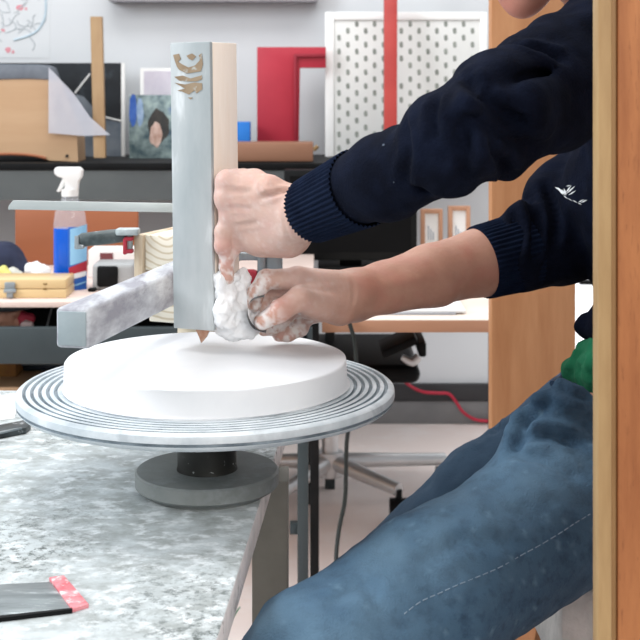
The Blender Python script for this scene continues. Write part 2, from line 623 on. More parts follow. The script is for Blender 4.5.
# plaster disc
zb = C - 0.316
H = 0.0285
wv = lambda j, a: 0.0006 * math.sin(3 * a + j) + 0.0004 * math.sin(7 * a + 1.3 * j)
bm = lathe(B(), (WX, WYY, zb), [(0, 0), (0.1485, 0), (0.150, 0.002), (0.148, 0.005), (0.1475, H - 0.002), (0.1468, H - 0.0005), (0.145, H), (0.134, H + 0.0004), (0.126, H + 0.0012),
                                   (0.10, H + 0.0035), (0.06, H + 0.006), (0.02, H + 0.0068), (0, H + 0.007)], 128, wob=wv)
single('plaster_disc', bm, m_plaster, 'thick round white plaster disc being shaped on the turning wheel', 'plaster disc', smooth=50)

# ------------------------------------------------------------------ post, beam, block, straightedge
th = R(25)
fr = Vector((math.cos(th), -math.sin(th), 0))           # along the front face, left to right
dp = Vector((math.sin(th), math.cos(th), 0))            # into depth
corner = P(213, 331, 1.355)
zbot, ztop = P(213, 331, 1.355).z, P(209, 42, 1.355).z
w, d = 0.0475, 0.059
cen = corner - fr * (w / 2) + dp * (d / 2)
tilt = Matrix.Rotation(R(-0.7), 4, 'Y') @ Matrix.Rotation(-th, 4, 'Z')
ps = thing('wooden_post', (cen.x, cen.y, zbot), 'upright square post, grey laminated face and bare pale wood side, above the plaster disc', 'post')
L = ztop - zbot


def post_box(bm, off, size, bev):
    """off along face, depth, height measured from the post's foot"""
    o = tilt @ Vector((off[0], off[1], off[2]))
    return box(bm, Vector((cen.x, cen.y, zbot)) + o, size, rot=tilt, bev=bev)


part('wood_core', post_box(B(), (0, 0.003, L / 2), (w, d - 0.006, L), 0.0008), m_postwood, ps)
part('laminate_face', post_box(B(), (0, -d / 2 + 0.003, L / 2), (w + 0.0008, 0.006, L + 0.0006), 0.001), m_lam, ps)
bm = B()


def mark(poly):
    q = []
    for (px, py) in poly:
        u = (px - 191.5) / 41 * w
        h = L - (py - 44) / 287 * L
        q.append(Vector((cen.x, cen.y, zbot)) + tilt @ Vector((u, -d / 2 - 0.0006, h)))
    prism(bm, q, tilt @ Vector((0, 0.0005, 0)))


mark([(174, 56), (180, 55), (182, 60), (179, 63), (184, 66), (190, 69), (197, 67), (202, 62), (201, 57), (204, 55), (205, 66), (203, 73), (196, 74), (188, 75), (180, 71), (178, 68), (176, 63)])
mark([(188, 57), (194, 55), (198, 58), (194, 62), (190, 60)])
mark([(175, 78), (184, 77), (192, 80), (204, 77), (204, 81), (198, 83), (188, 83), (180, 82)])
mark([(175, 84), (186, 86), (196, 84), (204, 85), (204, 91), (198, 95), (196, 92), (190, 96), (183, 93), (178, 92), (186, 90)])
mark([(189, 99), (194, 99), (192, 101)])
part('paint_mark', bm, m_mark, ps, 'flaked brown painted mark')
# blade of the profile tool under the post
bl = P(202, 333, 1.362)
bm = B()
q0 = P(196, 329, 1.362)
prism(bm, [P(194, 326, 1.366), P(211, 326, 1.358), P(206, 337, 1.358), P(201, 343, 1.359), P(199, 337, 1.362)], (0.001, 0.003, 0))
single('profile_blade', bm, M('rusty_blade', (150, 104, 80), (182, 150, 130), scale=60, rough=0.5), 'small brown cutting blade tip under the foot of the upright post', 'blade')
# beam
b0, b1 = P(72.5, 328.5, 1.2), P(158, 289, 1.43)
b1.z = b0.z
b1 = b0 + (b1 - b0) * ((1.55 - 1.2) / (b1.y - b0.y))
dirb = (b1 - b0).normalized()
side = dirb.cross(Vector((0, 0, 1))).normalized()
bmrot = Matrix((side, dirb, Vector((0, 0, 1)))).transposed()
Lb = (b1 - b0).length
bm = B()
bw, bh = 0.0335, 0.0375
box(bm, (b0 + b1) / 2, (bw, Lb, bh), rot=bmrot, bev=0.004, seg=3)
bms = thing('guide_beam', (b0.x, b0.y, b0.z - bh / 2), 'plaster-smeared grey wooden beam reaching toward the viewer above the wheel, left of the post', 'beam')
part('beam_body', bm, m_beam, bms)
bm = B()
box(bm, b0 - dirb * 0.0006, (bw - 0.006, 0.002, bh - 0.006), rot=bmrot, bev=0.0007)
part('end_face', bm, m_beamend, bms)
# wooden block with end grain behind the post
th2 = R(22)
f2 = Vector((math.cos(th2), -math.sin(th2), 0))
d2 = Vector((math.sin(th2), math.cos(th2), 0))
rot2 = Matrix.Rotation(-th2, 4, 'Z')
ftl = P(145, 235, 1.60)
blk = thing('timber_block', (ftl.x, ftl.y, TZ), 'pale timber bracket with visible end grain behind the post and above the beam', 'wooden bracket')
m_end = bpy.data.materials.new('end_grain')
m_end.use_nodes = True
nt = m_end.node_tree
bs = nt.nodes['Principled BSDF']
bs.inputs['Roughness'].default_value = 0.7
tc = nd(nt, 'ShaderNodeTexCoord')
mp = nd(nt, 'ShaderNodeMapping')
cc = ftl + f2 * 0.028 + Vector((0, 0, 0.012)) - Vector((ftl.x, ftl.y, TZ))
mp.inputs['Location'].default_value = (-cc.x, -cc.y, -cc.z)
nt.links.new(tc.outputs['Object'], mp.inputs[0])
wv_ = nd(nt, 'ShaderNodeTexWave', wave_type='RINGS', rings_direction='SPHERICAL', Scale=38.0, Distortion=2.0)
wv_.inputs['Detail Scale'].default_value = 1.0
nt.links.new(mp.outputs[0], wv_.inputs['Vector'])
rp = nd(nt, 'ShaderNodeValToRGB')
rp.color_ramp.elements[0].color = lin((200, 184, 156))
rp.color_ramp.elements[1].color = lin((228, 220, 204))
rp.color_ramp.elements[0].position = 0.0
rp.color_ramp.elements[1].position = 0.35
nt.links.new(wv_.outputs['Fac'], rp.inputs[0])
nt.links.new(rp.outputs[0], bs.inputs['Base Color'])


def blk_box(u0, u1, v0, v1, h0, h1, bev=0.0015):
    bm = B()
    c = ftl + f2 * ((u0 + u1) / 2) + d2 * ((v0 + v1) / 2) + Vector((0, 0, -(h0 + h1) / 2))
    box(bm, c, (u1 - u0, v1 - v0, h1 - h0), rot=rot2, bev=bev)
    return bm


m_blockw = M('pale_timber', (232, 222, 204), (218, 204, 180), scale=8, rough=0.7, stretch=(1, .2, 1))
part('block', blk_box(0, 0.075, 0, 0.16, 0, 0.043), m_end, blk)
part('block', blk_box(0, 0.07, 0.01, 0.06, 0.084, 0.108), m_end, blk)
part('plywood_cheek', blk_box(-0.0135, -0.0012, -0.004, 0.16, 0.0, 0.09), M('ply_edge', (226, 214, 192), (186, 160, 128), scale=60, rough=0.7, stretch=(1, 1, .08)), blk)
part('upright', blk_box(0.012, 0.062, 0.0605, 0.11, 0.0435, ftl.z - TZ), m_blockw, blk)
# straightedge
bm = B()
sa, sb = P(8.5, 205.5, 1.42), P(206, 209, 1.42)
ang = (sb - sa)
rs = Matrix.Rotation(math.atan2(-ang.z, ang.x), 4, 'Y')
poly = [P(13, 200.5, 1.42), P(206, 204, 1.42), P(206, 213, 1.42), P(8, 209.5, 1.42), P(8.6, 206, 1.42)]
prism(bm, poly, (0, 0.004, 0), bev=0.0004)
single('metal_straightedge', bm, M('dull_steel', (170, 178, 178), (200, 206, 205), scale=18, rough=0.4, metal=0.25, stretch=(.3, 1, 1)), 'long flat grey metal bar sticking out left from behind the post', 'straightedge')
# clamp on the block
cl = thing('bar_clamp', P(105, 250, 1.6), 'dark bar clamp with a red grip, fixed to the timber bracket behind the post', 'clamp')
bm = B()
tube(bm, [P(76, 240, 1.595), P(82, 240, 1.595), P(108, 237, 1.6), P(133, 234, 1.605)], [0.004, 0.0085, 0.009, 0.008], 12)
part('grip_handle', bm, M('dark_grey_grip', (52, 62, 64), (92, 102, 104), scale=40, rough=0.4, c3=(170, 180, 180), scale3=70, lo3=.6, hi3=.7), cl)
bm = B()
box(bm, P(80, 246, 1.595), (0.012, 0.014, 0.006), bev=0.002)
tube(bm, [P(77, 236, 1.59), P(77, 249, 1.59)], 0.003, 8)
part('trigger', bm, m_steel, cl)
bm = B()
box(bm, P(128, 231.5, 1.595), (0.028, 0.02, 0.008), bev=0.002)
box(bm, P(130, 244, 1.598), (0.006, 0.012, 0.022), bev=0.002)
part('clamp_head', bm, M('plastered_head', (196, 206, 208), (150, 160, 162), scale=40, rough=0.5), cl)
bm = B()
for q in ((124.5, 246), (128, 238.5), (128, 251)):
    box(bm, P(q[0] + 1, q[1], 1.594), (0.011 if q[0] > 126 else 0.005, 0.012, 0.005 if q[0] > 126 else 0.02), bev=0.0018)
part('red_pad', bm, m_red, cl, 'red plastic pad')
# clamp seen between the two hands
cl = thing('steel_clamp', P(266, 262, 1.62), 'small grey steel clamp with a red pad seen between the two hands', 'clamp')
bm = B()
box(bm, P(273, 254, 1.62), (0.024, 0.018, 0.05), bev=0.003)
box(bm, P(262, 262, 1.615), (0.011, 0.02, 0.036), bev=0.003)
box(bm, P(238, 256, 1.625), (0.075, 0.012, 0.010), bev=0.002)
part('jaw', bm, m_steel, cl)
part('red_pad', box(B(), P(246, 277, 1.615), (0.03, 0.02, 0.018), bev=0.005), m_red, cl, 'red plastic pad')

# ------------------------------------------------------------------ plaster lump at the foot of the post
fl = Field(P(205, 345, 1.3), P(275, 255, 1.47), 0.0016)
fl = Field((-0.135, 1.33, C - 0.30), (-0.045, 1.43, C - 0.185), 0.0016)
rng = random.Random(3)
pr = []
for i in range(34):
    t = rng.random()
    px = 219 + 30 * rng.random() * (0.5 + 0.5 * t)
    py = 276 + 54 * t
    q = P(px, py, 1.352 + 0.012 * rng.random() + (px - 219) * 0.0007)
    rad = 0.004 + 0.005 * rng.random()
    pr.append(cap(q, rad, q + Vector((rng.uniform(-.006, .006), 0, rng.uniform(-.006, .006))), rad * .7, 0.006))
for px, py, rad in ((232, 318, .014), (240, 322, .012), (226, 322, .010), (236, 308, .010), (228, 326, .009), (246, 328, .008), (234, 329, .010), (222, 329, .006)):
    q = P(px, py, 1.372)
    pr.append(cap(q, rad, q + Vector((0.003, 0, -0.004)), rad * .8, 0.008))
for px, py, rad in ((240, 292, .011), (246, 300, .010), (236, 284, .009), (226, 300, .010), (228, 288, .008), (248, 312, .010), (252, 322, .008), (222, 312, .008), (243, 275, .007)):
    q = P(px, py, 1.378)
    pr.append(cap(q, rad, q + Vector((0.003, 0, -0.004)), rad * .8, 0.008))
fl.add(pr)
me, v = fl.mesh('plaster_lump')
me.update()
nn = np.empty(len(v) * 3, np.float32)
me.vertices.foreach_get('normal', nn)
dv = (noise3(v + .37, 97, 9, 3) - .5) * .008 + (noise3(v + .11, 390, 10, 2) - .5) * .0025
me.vertices.foreach_set('co', (v + nn.reshape(-1, 3) * dv[:, None]).astype(np.float32).ravel())
me.update()
setp(link_mesh('plaster_lump', me, m_wetplaster, None, 180), 'lumpy wet white plaster heaped between post foot and fingers', 'plaster')

# ------------------------------------------------------------------ person
E_n, S_n, W_n = P(450, 147, 1.15), P(612, 46, 1.33), P(288, 221, 1.345)      # near (left) arm
E_f, S_f, W_f = P(556, 243, 1.53), Vector((0.43, 1.64, C + 0.02)), P(358, 294, 1.425)
neck = Vector((0.365, 1.49, C + 0.045))
chest = Vector((0.425, 1.5, C - 0.12))
waist = Vector((0.475, 1.51, C - 0.30))
pelvis = Vector((0.43, 1.52, C - 0.40))
H_n, H_f = Vector((0.36, 1.41, C - 0.395)), Vector((0.39, 1.63, C - 0.40))
K_n, K_f = Vector((-0.002, 1.15, C - 0.519)), P(372, 618, 1.62)
A_n, A_f = Vector((0.06, 1.2, 0.10)), Vector((0.13, 1.62, 0.10))

# head frame
hf = Vector((-math.cos(R(36)), 0.02, -math.sin(R(36)))).normalized()
hu = Vector((-math.sin(R(36)), 0, math.cos(R(36)))).normalized()
hs = hf.cross(hu).normalized()
chin = P(520, 17, 1.49)
hc = chin - hf * 0.078 + hu * 0.108


def HD(f, s, u):
    return hc + hf * f + hs * s + hu * u


from mathutils.bvhtree import BVHTree


def crease(me, v, lines, near_y=None):
    """press folds into cloth: each line = (pixel polyline, width, depth); depth < 0 raises a ridge"""
    me.update()
    n = np.empty(len(v) * 3, np.float32)
    me.vertices.foreach_get('normal', n)
    n = n.reshape(-1, 3)
    tree = BVHTree.FromPolygons([tuple(x) for x in v], [tuple(p.vertices) for p in me.polygons])
    eye = Vector((0, 0, C))
    d_all = np.zeros(len(v))
    for pl, wd, dep in lines:
        pts = smooth_path([Vector((x, y, 0)) for x, y in pl], 6)
        hit = []
        for q in pts:
            loc, nr, i, ds = tree.ray_cast(eye, (P(q.x, q.y, 1.0) - eye).normalized())
            if loc is not None: hit.append(np.array(loc))
        if not hit: continue
        m = np.full(len(v), 1e9)
        tt = np.zeros(len(v))
        for i, h in enumerate(hit):
            d = np.linalg.norm(v - h, axis=1)
            b = d < m
            m[b] = d[b]
            tt[b] = i / max(1, len(hit) - 1)
        taper = np.clip(np.minimum(tt, 1 - tt) * 5 + .25, 0, 1)
        d_all += taper * dep * (-np.exp(-(m / wd) ** 2) + .55 * np.exp(-((m - 1.9 * wd) / (.9 * wd)) ** 2))
    v2 = v + n * d_all[:, None]
    me.vertices.foreach_set('co', v2.astype(np.float32).ravel())
    me.update()
    return v2


print('field...')
fb = Field((-0.14, 1.0, 0.0), (0.62, 1.80, C + 0.36), 0.0026)
body = []
body += chain([H_n * .5 + H_f * .5, waist, chest], [0.085, 0.09, 0.105], 0.05)
body += chain([S_n + Vector((.02, .03, -.02)), chest + Vector((0, 0, .09)), S_f], [0.05, 0.07, 0.05], 0.05)
body += chain([chest + Vector((0, 0, .1)), neck, HD(-0.035, 0, -0.05)], [0.07, 0.052, 0.05], 0.03)
body += chain([S_n, E_n, E_n * .5 + W_n * .5, E_n * .15 + W_n * .85, W_n], [0.042, 0.024, 0.026, 0.0265, 0.0265], 0.008)
body += chain([S_f, E_f, E_f * .6 + W_f * .4, E_f * .35 + W_f * .65, E_f * .12 + W_f * .88, W_f], [0.045, 0.030, 0.0375, 0.034, 0.0275, 0.0255], 0.008)
for Hq, Kq, Aq in ((H_n, K_n, A_n), (H_f, K_f, A_f)):
    body += chain([Hq, Kq, Aq], [0.065, 0.045, 0.035], 0.02)
    body += chain([Aq + Vector((.03, 0, -.06)), Aq + Vector((-.14, -.01, -.075))], [0.032, 0.022], 0.02)
fb.add(body)
# head
head = [cap(HD(-0.025, 0, 0.045), 0.082, HD(0.02, 0, 0.045), 0.074, 0.03),
        cap(HD(0.03, 0, -0.03), 0.058, HD(0.05, 0, -0.075), 0.036, 0.03),
        cap(HD(0.066, -0.012, -0.097), 0.016, HD(0.066, 0.012, -0.097), 0.016, 0.02),
        cap(HD(0.0, -0.055, -0.045), 0.018, HD(0.05, -0.028, -0.09), 0.016, 0.02),
        cap(HD(0.0, 0.055, -0.045), 0.018, HD(0.05, 0.028, -0.09), 0.016, 0.02),
        cap(HD(0.086, 0, 0.022), 0.009, HD(0.107, 0, -0.014), 0.011, 0.012),
        cap(HD(0.094, -0.012, -0.018), 0.007, HD(0.094, 0.012, -0.018), 0.007, 0.008),
        cap(HD(0.08, -0.02, -0.052), 0.006, HD(0.084, 0.02, -0.052), 0.006, 0.006),
        cap(HD(0.086, -0.016, -0.047), 0.005, HD(0.086, 0.016, -0.047), 0.005, 0.004),
        cap(HD(0.083, -0.015, -0.061), 0.006, HD(0.083, 0.015, -0.061), 0.006, 0.004),
        cap(HD(0.075, -0.045, 0.036), 0.010, HD(0.085, 0.0, 0.036), 0.010, 0.012),
        cap(HD(0.075, 0.045, 0.036), 0.010, HD(0.085, 0.0, 0.036), 0.010, 0.012)]
fb.add(head)
for s in (-1, 1):
    fb.add([cap(HD(0.092, s * 0.03, 0.016), 0.009, HD(0.092, s * 0.036, 0.016), 0.009, 0.012)], 'sub')
    fb.add([cap(HD(0.078, s * 0.031, 0.016), 0.0115, HD(0.078, s * 0.033, 0.016), 0.0115, 0.003)])
    fb.add([cap(HD(-0.012, s * 0.08, 0.03), 0.014, HD(-0.004, s * 0.078, -0.018), 0.010, 0.008)])
fb.add([cap(HD(0.098, -0.019, -0.054), 0.0025, HD(0.098, 0.019, -0.054), 0.0025, 0.002)], 'sub')

# near hand: back of the hand to the viewer, fingers wrapped behind the post
kn = [P(228, 182, 1.352), P(227, 199, 1.352), P(232, 217, 1.358), P(241, 236, 1.366)]
wr_n = W_n
palm = []
for i, q in enumerate(kn):
    base = wr_n + Vector((0, 0, 1)) * (0.017 - 0.0115 * i) + Vector((0, 0.004 * i - .004, 0))
    palm.append(cap(base, 0.0175, q, 0.0125, 0.014))
palm.append(cap(wr_n + Vector((-0.01, 0.004, 0.012)), 0.022, P(256, 205, 1.36), 0.020, 0.016))
palm.append(cap(P(262, 240, 1.365), 0.017, P(286, 233, 1.35), 0.022, 0.016))
fb.add(palm)
fing = [
    chain([kn[0], P(243, 178, 1.392), P(259, 181, 1.412), P(268, 190, 1.418)], [0.0115, 0.0098, 0.0088, 0.008], 0.004),
    chain([kn[1], P(246, 196, 1.402), P(263, 197, 1.420), P(272, 204, 1.420)], [0.0118, 0.010, 0.009, 0.008], 0.004),
    chain([kn[2], P(223, 232, 1.355), P(222, 246, 1.352), P(226, 256, 1.358)], [0.0110, 0.0088, 0.0078, 0.0072], 0.004),
    chain([kn[3], P(230, 252, 1.368), P(226, 266, 1.360), P(228, 278, 1.360)], [0.0105, 0.0084, 0.0076, 0.007], 0.004),
    chain([P(290, 200, 1.33), P(270, 188, 1.335), P(255, 180, 1.352), P(238, 177, 1.357)], [0.016, 0.0125, 0.0108, 0.009], 0.006),
]
fb.merge_prims(fing, 0.005)
fb.add([cap(q + Vector((-.001, -.004, .002)), 0.0098, q + Vector((.006, -.003, .001)), 0.007, 0.006) for q in kn[:3]])
# tendons on the back of the hand
fb.add([cap(wr_n.lerp(q, .35) + Vector((0, -0.013, .004)), 0.0045, q + Vector((0.008, -0.009, 0.001)), 0.004, 0.006) for q in kn[:3]])
# ulna bump, forearm tendon
fb.add([cap(W_n + Vector((0, -.018, -.010)), 0.009, W_n + Vector((.008, -.018, -.008)), 0.008, 0.012)])

# far hand: palm down, thumb to the viewer, pinching at the foot of the post
kf = [P(297, 279, 1.383), P(292, 290, 1.405), P(296, 303, 1.425), P(304, 314, 1.44)]
palm = []
for i, q in enumerate(kf):
    base = W_f + Vector((0, -0.014 + 0.010 * i, 0.008 - 0.005 * i))
    palm.append(cap(base, 0.0185, q, 0.0128, 0.014))
palm.append(cap(W_f + Vector((-.01, 0, -.004)), 0.024, P(318, 302, 1.41), 0.020, 0.016))
palm.append(cap(P(340, 308, 1.40), 0.019, P(308, 301, 1.372), 0.0145, 0.012))
fb.add(palm)
fing = [
    chain([kf[0], P(266, 279, 1.372), P(256, 293, 1.368), P(254, 305, 1.368)], [0.0122, 0.0100, 0.0088, 0.0078], 0.004),
    chain([P(324, 306, 1.385), P(300, 298, 1.360), P(280, 311, 1.352), P(262, 322, 1.353)], [0.0165, 0.0125, 0.0112, 0.0092], 0.005),
    chain([kf[1], P(266, 289, 1.402), P(262, 308, 1.398), P(265, 318, 1.394)], [0.0120, 0.0100, 0.0088, 0.0078], 0.004),
    chain([kf[2], P(282, 319, 1.418), P(272, 327, 1.408), P(264, 329, 1.40)], [0.0118, 0.0098, 0.0088, 0.0078], 0.004),
    chain([kf[3], P(300, 328, 1.432), P(288, 334, 1.424), P(279, 335, 1.416)], [0.0112, 0.0092, 0.0082, 0.0074], 0.004),
]
fb.merge_prims(fing, 0.004)
fb.add([cap(q + Vector((.002, -.003, .004)), 0.0088, q + Vector((.008, 0, .003)), 0.007, 0.006) for q in kf[:3]])
fb.add([cap(W_f.lerp(E_f, .3) + Vector((0, -0.0245, 0.004)), 0.006, W_f.lerp(E_f, -.05) + Vector((0, -.021, 0.004)), 0.005, 0.010)])   # wrist tendon
fb.add([cap(W_f.lerp(E_f, .1) + Vector((0, -.018, -0.013)), 0.008, W_f.lerp(E_f, .4) + Vector((0, -.020, -0.018)), 0.012, 0.014)])
me, v = fb.mesh('person')
del fb
v = crease(me, v, [([(292, 190), (276, 193), (260, 198)], .0028, .0032), ([(262, 176), (266, 184), (274, 189)], .002, .0018), ([(228, 190), (238, 191), (250, 192)], .0026, .0016),
                   ([(228, 208), (240, 208), (252, 209)], .0026, .0016), ([(236, 226), (248, 224), (258, 222)], .0026, .0014), ([(283, 210), (285, 225), (290, 240)], .0025, .0010),
                   ([(278, 284), (279, 289), (282, 294)], .0018, .0012), ([(302, 286), (318, 290), (334, 292)], .003, .0012), ([(352, 280), (354, 292), (352, 306)], .0025, .0010)])
print('body', len(v))


def near(pts, rad):
    m = np.full(len(v), 1e9)
    for p in pts:
        m = np.minimum(m, np.linalg.norm(v - np.array(p), axis=1))
    return np.clip(1.3 - m / rad, 0, 1)


n1 = noise3(v, 60, 1)
n2 = noise3(v, 220, 2)
dust = near([P(260, 322, 1.35), P(256, 300, 1.365), P(264, 318, 1.39), P(275, 327, 1.405), P(290, 332, 1.42), P(258, 286, 1.368)], 0.028) * np.clip((n2 - .36) * 6, 0, 1)
dust = np.maximum(dust, near([P(300, 318, 1.42), P(315, 322, 1.42), P(227, 272, 1.36)], 0.03) * np.clip((n2 - .42) * 5, 0, 1))
dust = np.maximum(dust, near(kn + kf + [P(262, 215, 1.34), P(280, 225, 1.33)], 0.06) * (.30 + np.clip((n2 - .5) * 2, 0, 1) * 0.3))
red = near(kn + kf + [P(280, 308, 1.352), P(255, 180, 1.352), P(227, 262, 1.36), P(221, 250, 1.352)], 0.016) * 0.5 + np.clip((n1 - .5) * 1.2, 0, .35)
red = np.maximum(red, near([P(519, 8, 1.49)], 0.05) * .8)  # chin reddened strongly to paint its shade into the skin colour
vattr(me, 'dust', dust)
vattr(me, 'red', red)
person = setp(link_mesh('person', me, m_skin, None, 180),
              'person in navy sweater and blue jeans leaning over the wheel, both hands at the post', 'person')

# hair: cap over the skull
fh = Field(hc - Vector((.16, .16, .16)), hc + Vector((.16, .16, .18)), 0.004)
fh.add([cap(HD(-0.035, 0, 0.055), 0.086, HD(0.0, 0, 0.062), 0.082, 0.02), cap(HD(-0.06, 0, 0.0), 0.062, HD(-0.06, 0, 0.04), 0.08, 0.03)])
fh.add([cap(HD(0.1, 0, -0.02), 0.075, HD(0.06, 0, -0.07), 0.075, 0.01)], 'sub')
me, vv = fh.mesh('hair')
link_mesh('hair', me, m_hair, person, 180)


def displace(me, v, amount):
    """move vertices along their normals"""
    me.update()
    n = np.empty(len(v) * 3, np.float32)
    me.vertices.foreach_get('normal', n)
    v2 = v + n.reshape(-1, 3) * amount[:, None]
    me.vertices.foreach_set('co', v2.astype(np.float32).ravel())
    me.update()
    return v2


# sweater
cufn_a, cufn_b = W_n.lerp(E_n, .165), W_n.lerp(E_n, .45)        # near cuff: wrist end, sleeve end
cuff_f_a, cuff_f_b = W_f.lerp(E_f, .60), W_f.lerp(E_f, .80)
fs = Field((-0.06, 0.98, C - 0.42), (0.62, 1.82, C + 0.16), 0.0036)
sw = []
sw += chain([pelvis + Vector((.03, -.005, .06)), waist, chest, chest + Vector((0, 0, .06))], [0.125, 0.115, 0.130, 0.12], 0.05)
sw += chain([S_n + Vector((.02, .03, -.03)), chest + Vector((0, 0, .09)), S_f + Vector((0, 0, -.02))], [0.072, 0.082, 0.07], 0.04)
sw += chain([chest + Vector((0, 0, .1)), neck + Vector((.004, 0, .004))], [0.07, 0.058], 0.03)
# near sleeve: bulky, pushed-up folds at the elbow
mid = P(370, 182, 1.27)
sw += chain([cufn_b, W_n.lerp(E_n, .65), E_n, P(500, 112, 1.17), P(548, 90, 1.24), S_n], [0.0350, 0.0395, 0.0410, 0.0475, 0.058, 0.066], 0.012)
sw += [cap(P(502, 140, 1.165), 0.014, P(509, 167, 1.175), 0.010, 0.025), cap(P(462, 106, 1.13), 0.010, P(496, 82, 1.16), 0.012, 0.03),
       cap(P(425, 120, 1.16), 0.008, P(436, 176, 1.14), 0.010, 0.025), cap(P(500, 82, 1.18), 0.016, P(548, 56, 1.26), 0.02, 0.03),
       cap(P(470, 108, 1.105), 0.008, P(480, 158, 1.12), 0.008, 0.025), cap(P(398, 136, 1.2), 0.006, P(408, 190, 1.19), 0.008, 0.02)]
# far sleeve
sw += chain([cuff_f_b, E_f, P(590, 190, 1.58), S_f], [0.0425, 0.045, 0.050, 0.065], 0.015)
sw += [cap(P(572, 226, 1.53), 0.026, P(590, 214, 1.53), 0.032, 0.02), cap(P(518, 216, 1.50), 0.012, P(524, 262, 1.47), 0.012, 0.02),
       cap(P(540, 196, 1.54), 0.016, P(548, 244, 1.50), 0.012, 0.02), cap(P(556, 176, 1.56), 0.018, P(575, 220, 1.52), 0.02, 0.03)]
# rounded hem bulging over the belt
sw += [cap(P(590, 327, 1.45), 0.016, P(606, 326, 1.44), 0.03, 0.01)]
fs.add(sw)
for A_, B_, rr_, Ya, Yb in (((494, 116), (560, 104), .005, 1.107, 1.18), ((486, 120), (535, 150), .006, 1.10, 1.15), ((446, 158), (474, 118), .005, 1.10, 1.105), ((414, 140), (424, 186), .004, 1.148, 1.148), ((500, 84), (575, 70), .006, 1.12, 1.22)):
    fs.add([cap(P(A_[0], A_[1], Ya), rr_, P(B_[0], B_[1], Yb), rr_, 0.016)], 'sub')
me, v = fs.mesh('sweater')
amt = (noise3(v, 16, 5, 2) - .5) * 0.016 + (noise3(v, 38, 6, 2) - .5) * 0.007
fadec = np.clip((v[:, 0] - (cufn_b.x + .01)) / .05, 0, 1)
v = displace(me, v, amt * (0.25 + .75 * fadec))
v = crease(me, v, [([(514, 44), (540, 50), (562, 60)], .006, .007), ([(482, 86), (494, 106), (512, 119), (530, 126)], .007, .008), ([(492, 142), (500, 160), (508, 174)], .006, .008),
                   ([(436, 98), (433, 118), (436, 140)], .005, .006), ([(468, 76), (474, 92), (486, 100)], .006, .007), ([(458, 120), (466, 150), (462, 180)], .006, .005),
                   ([(404, 120), (408, 150), (404, 185)], .006, .004),
                   ([(512, 212), (518, 235), (514, 262)], .005, .005), ([(528, 200), (536, 225), (534, 262)], .006, .006), ([(545, 185), (556, 215), (552, 250)], .006, .006)])
sweater = link_mesh('sweater', me, m_knit, person, 180)


def cuff(a, b, ra, rb, name, ribs=46):
    bm = B()
    a, b = Vector(a), Vector(b)
    ax, ay = frame_of(b - a)
    rows = []
    prof = [(0.03, ra - 0.0045), (-0.002, ra - 0.003), (0.0, ra), (0.15, ra + .001)] + [(t, ra + (rb - ra) * t) for t in (0.3, .45, .6, .75, .9, 1.0)] + [(1.15, rb + .0005)]
    seg = ribs * 6
    for (t, r_) in prof:
        c = a.lerp(b, t)
        row = []
        for k in range(seg):
            an = 2 * math.pi * k / seg
            rib = 0.0011 * math.cos(ribs * an) * (1 if t > -0.001 else .3)
            row.append(bm.verts.new(c + (ax * math.cos(an) + ay * math.sin(an)) * (r_ + rib)))
        rows.append(row)
    for i in range(len(rows) - 1):
        for k in range(seg):
            bm.faces.new((rows[i][k], rows[i][(k + 1) % seg], rows[i + 1][(k + 1) % seg], rows[i + 1][k]))
    return part(name, bm, m_cuff, sweater, smooth=180)


m_cuff = M('ribbed_knit', (14, 22, 40), (20, 30, 50), scale=60, rough=1.0, bump=0.3, bscale=500, spec=.08)
cuff(cufn_a, cufn_b, 0.0328, 0.0378, 'cuff')
cuff(cuff_f_a, cuff_f_b, 0.0410, 0.0445, 'cuff')

# emblem and spots on the chest, laid on the knit
dg = bpy.context.evaluated_depsgraph_get()
dg.update()
from mathutils.bvhtree import BVHTree


def bvh(o):
    return BVHTree.FromObject(o, dg), origin(o)


def onto(tree, px, py, lift=0.0006):
    t, org = tree
    o = Vector((0, 0, C)) - org
    dr = (P(px, py, 1.0) - Vector((0, 0, C))).normalized()
    loc, nrm, i, dist = t.ray_cast(o, dr)
    if loc is None: return None, None
    if nrm.dot(dr) > 0: nrm = -nrm
    return loc + org + nrm * lift, nrm


tsw = bvh(sweater)
bm = B()


def decal(poly, tree=None):
    pts = [onto(tree or tsw, *q)[0] for q in poly]
    if any(p is None for p in pts): return
    try:
        c = bm.verts.new(sum(pts, Vector()) / len(pts))
        vs = [bm.verts.new(p) for p in pts]
        for i in range(len(vs)):
            bm.faces.new((c, vs[i], vs[(i + 1) % len(vs)]))
    except Exception:
        pass


rng2 = random.Random(12)


def sliver(x, y, dx, dy, w_):
    nx, ny = -dy, dx
    L_ = math.hypot(nx, ny)
    nx, ny = nx / L_ * w_, ny / L_ * w_
    decal([(x, y), (x + dx * .4 + nx, y + dy * .4 + ny), (x + dx, y + dy), (x + dx * .5 - nx, y + dy * .5 - ny)])


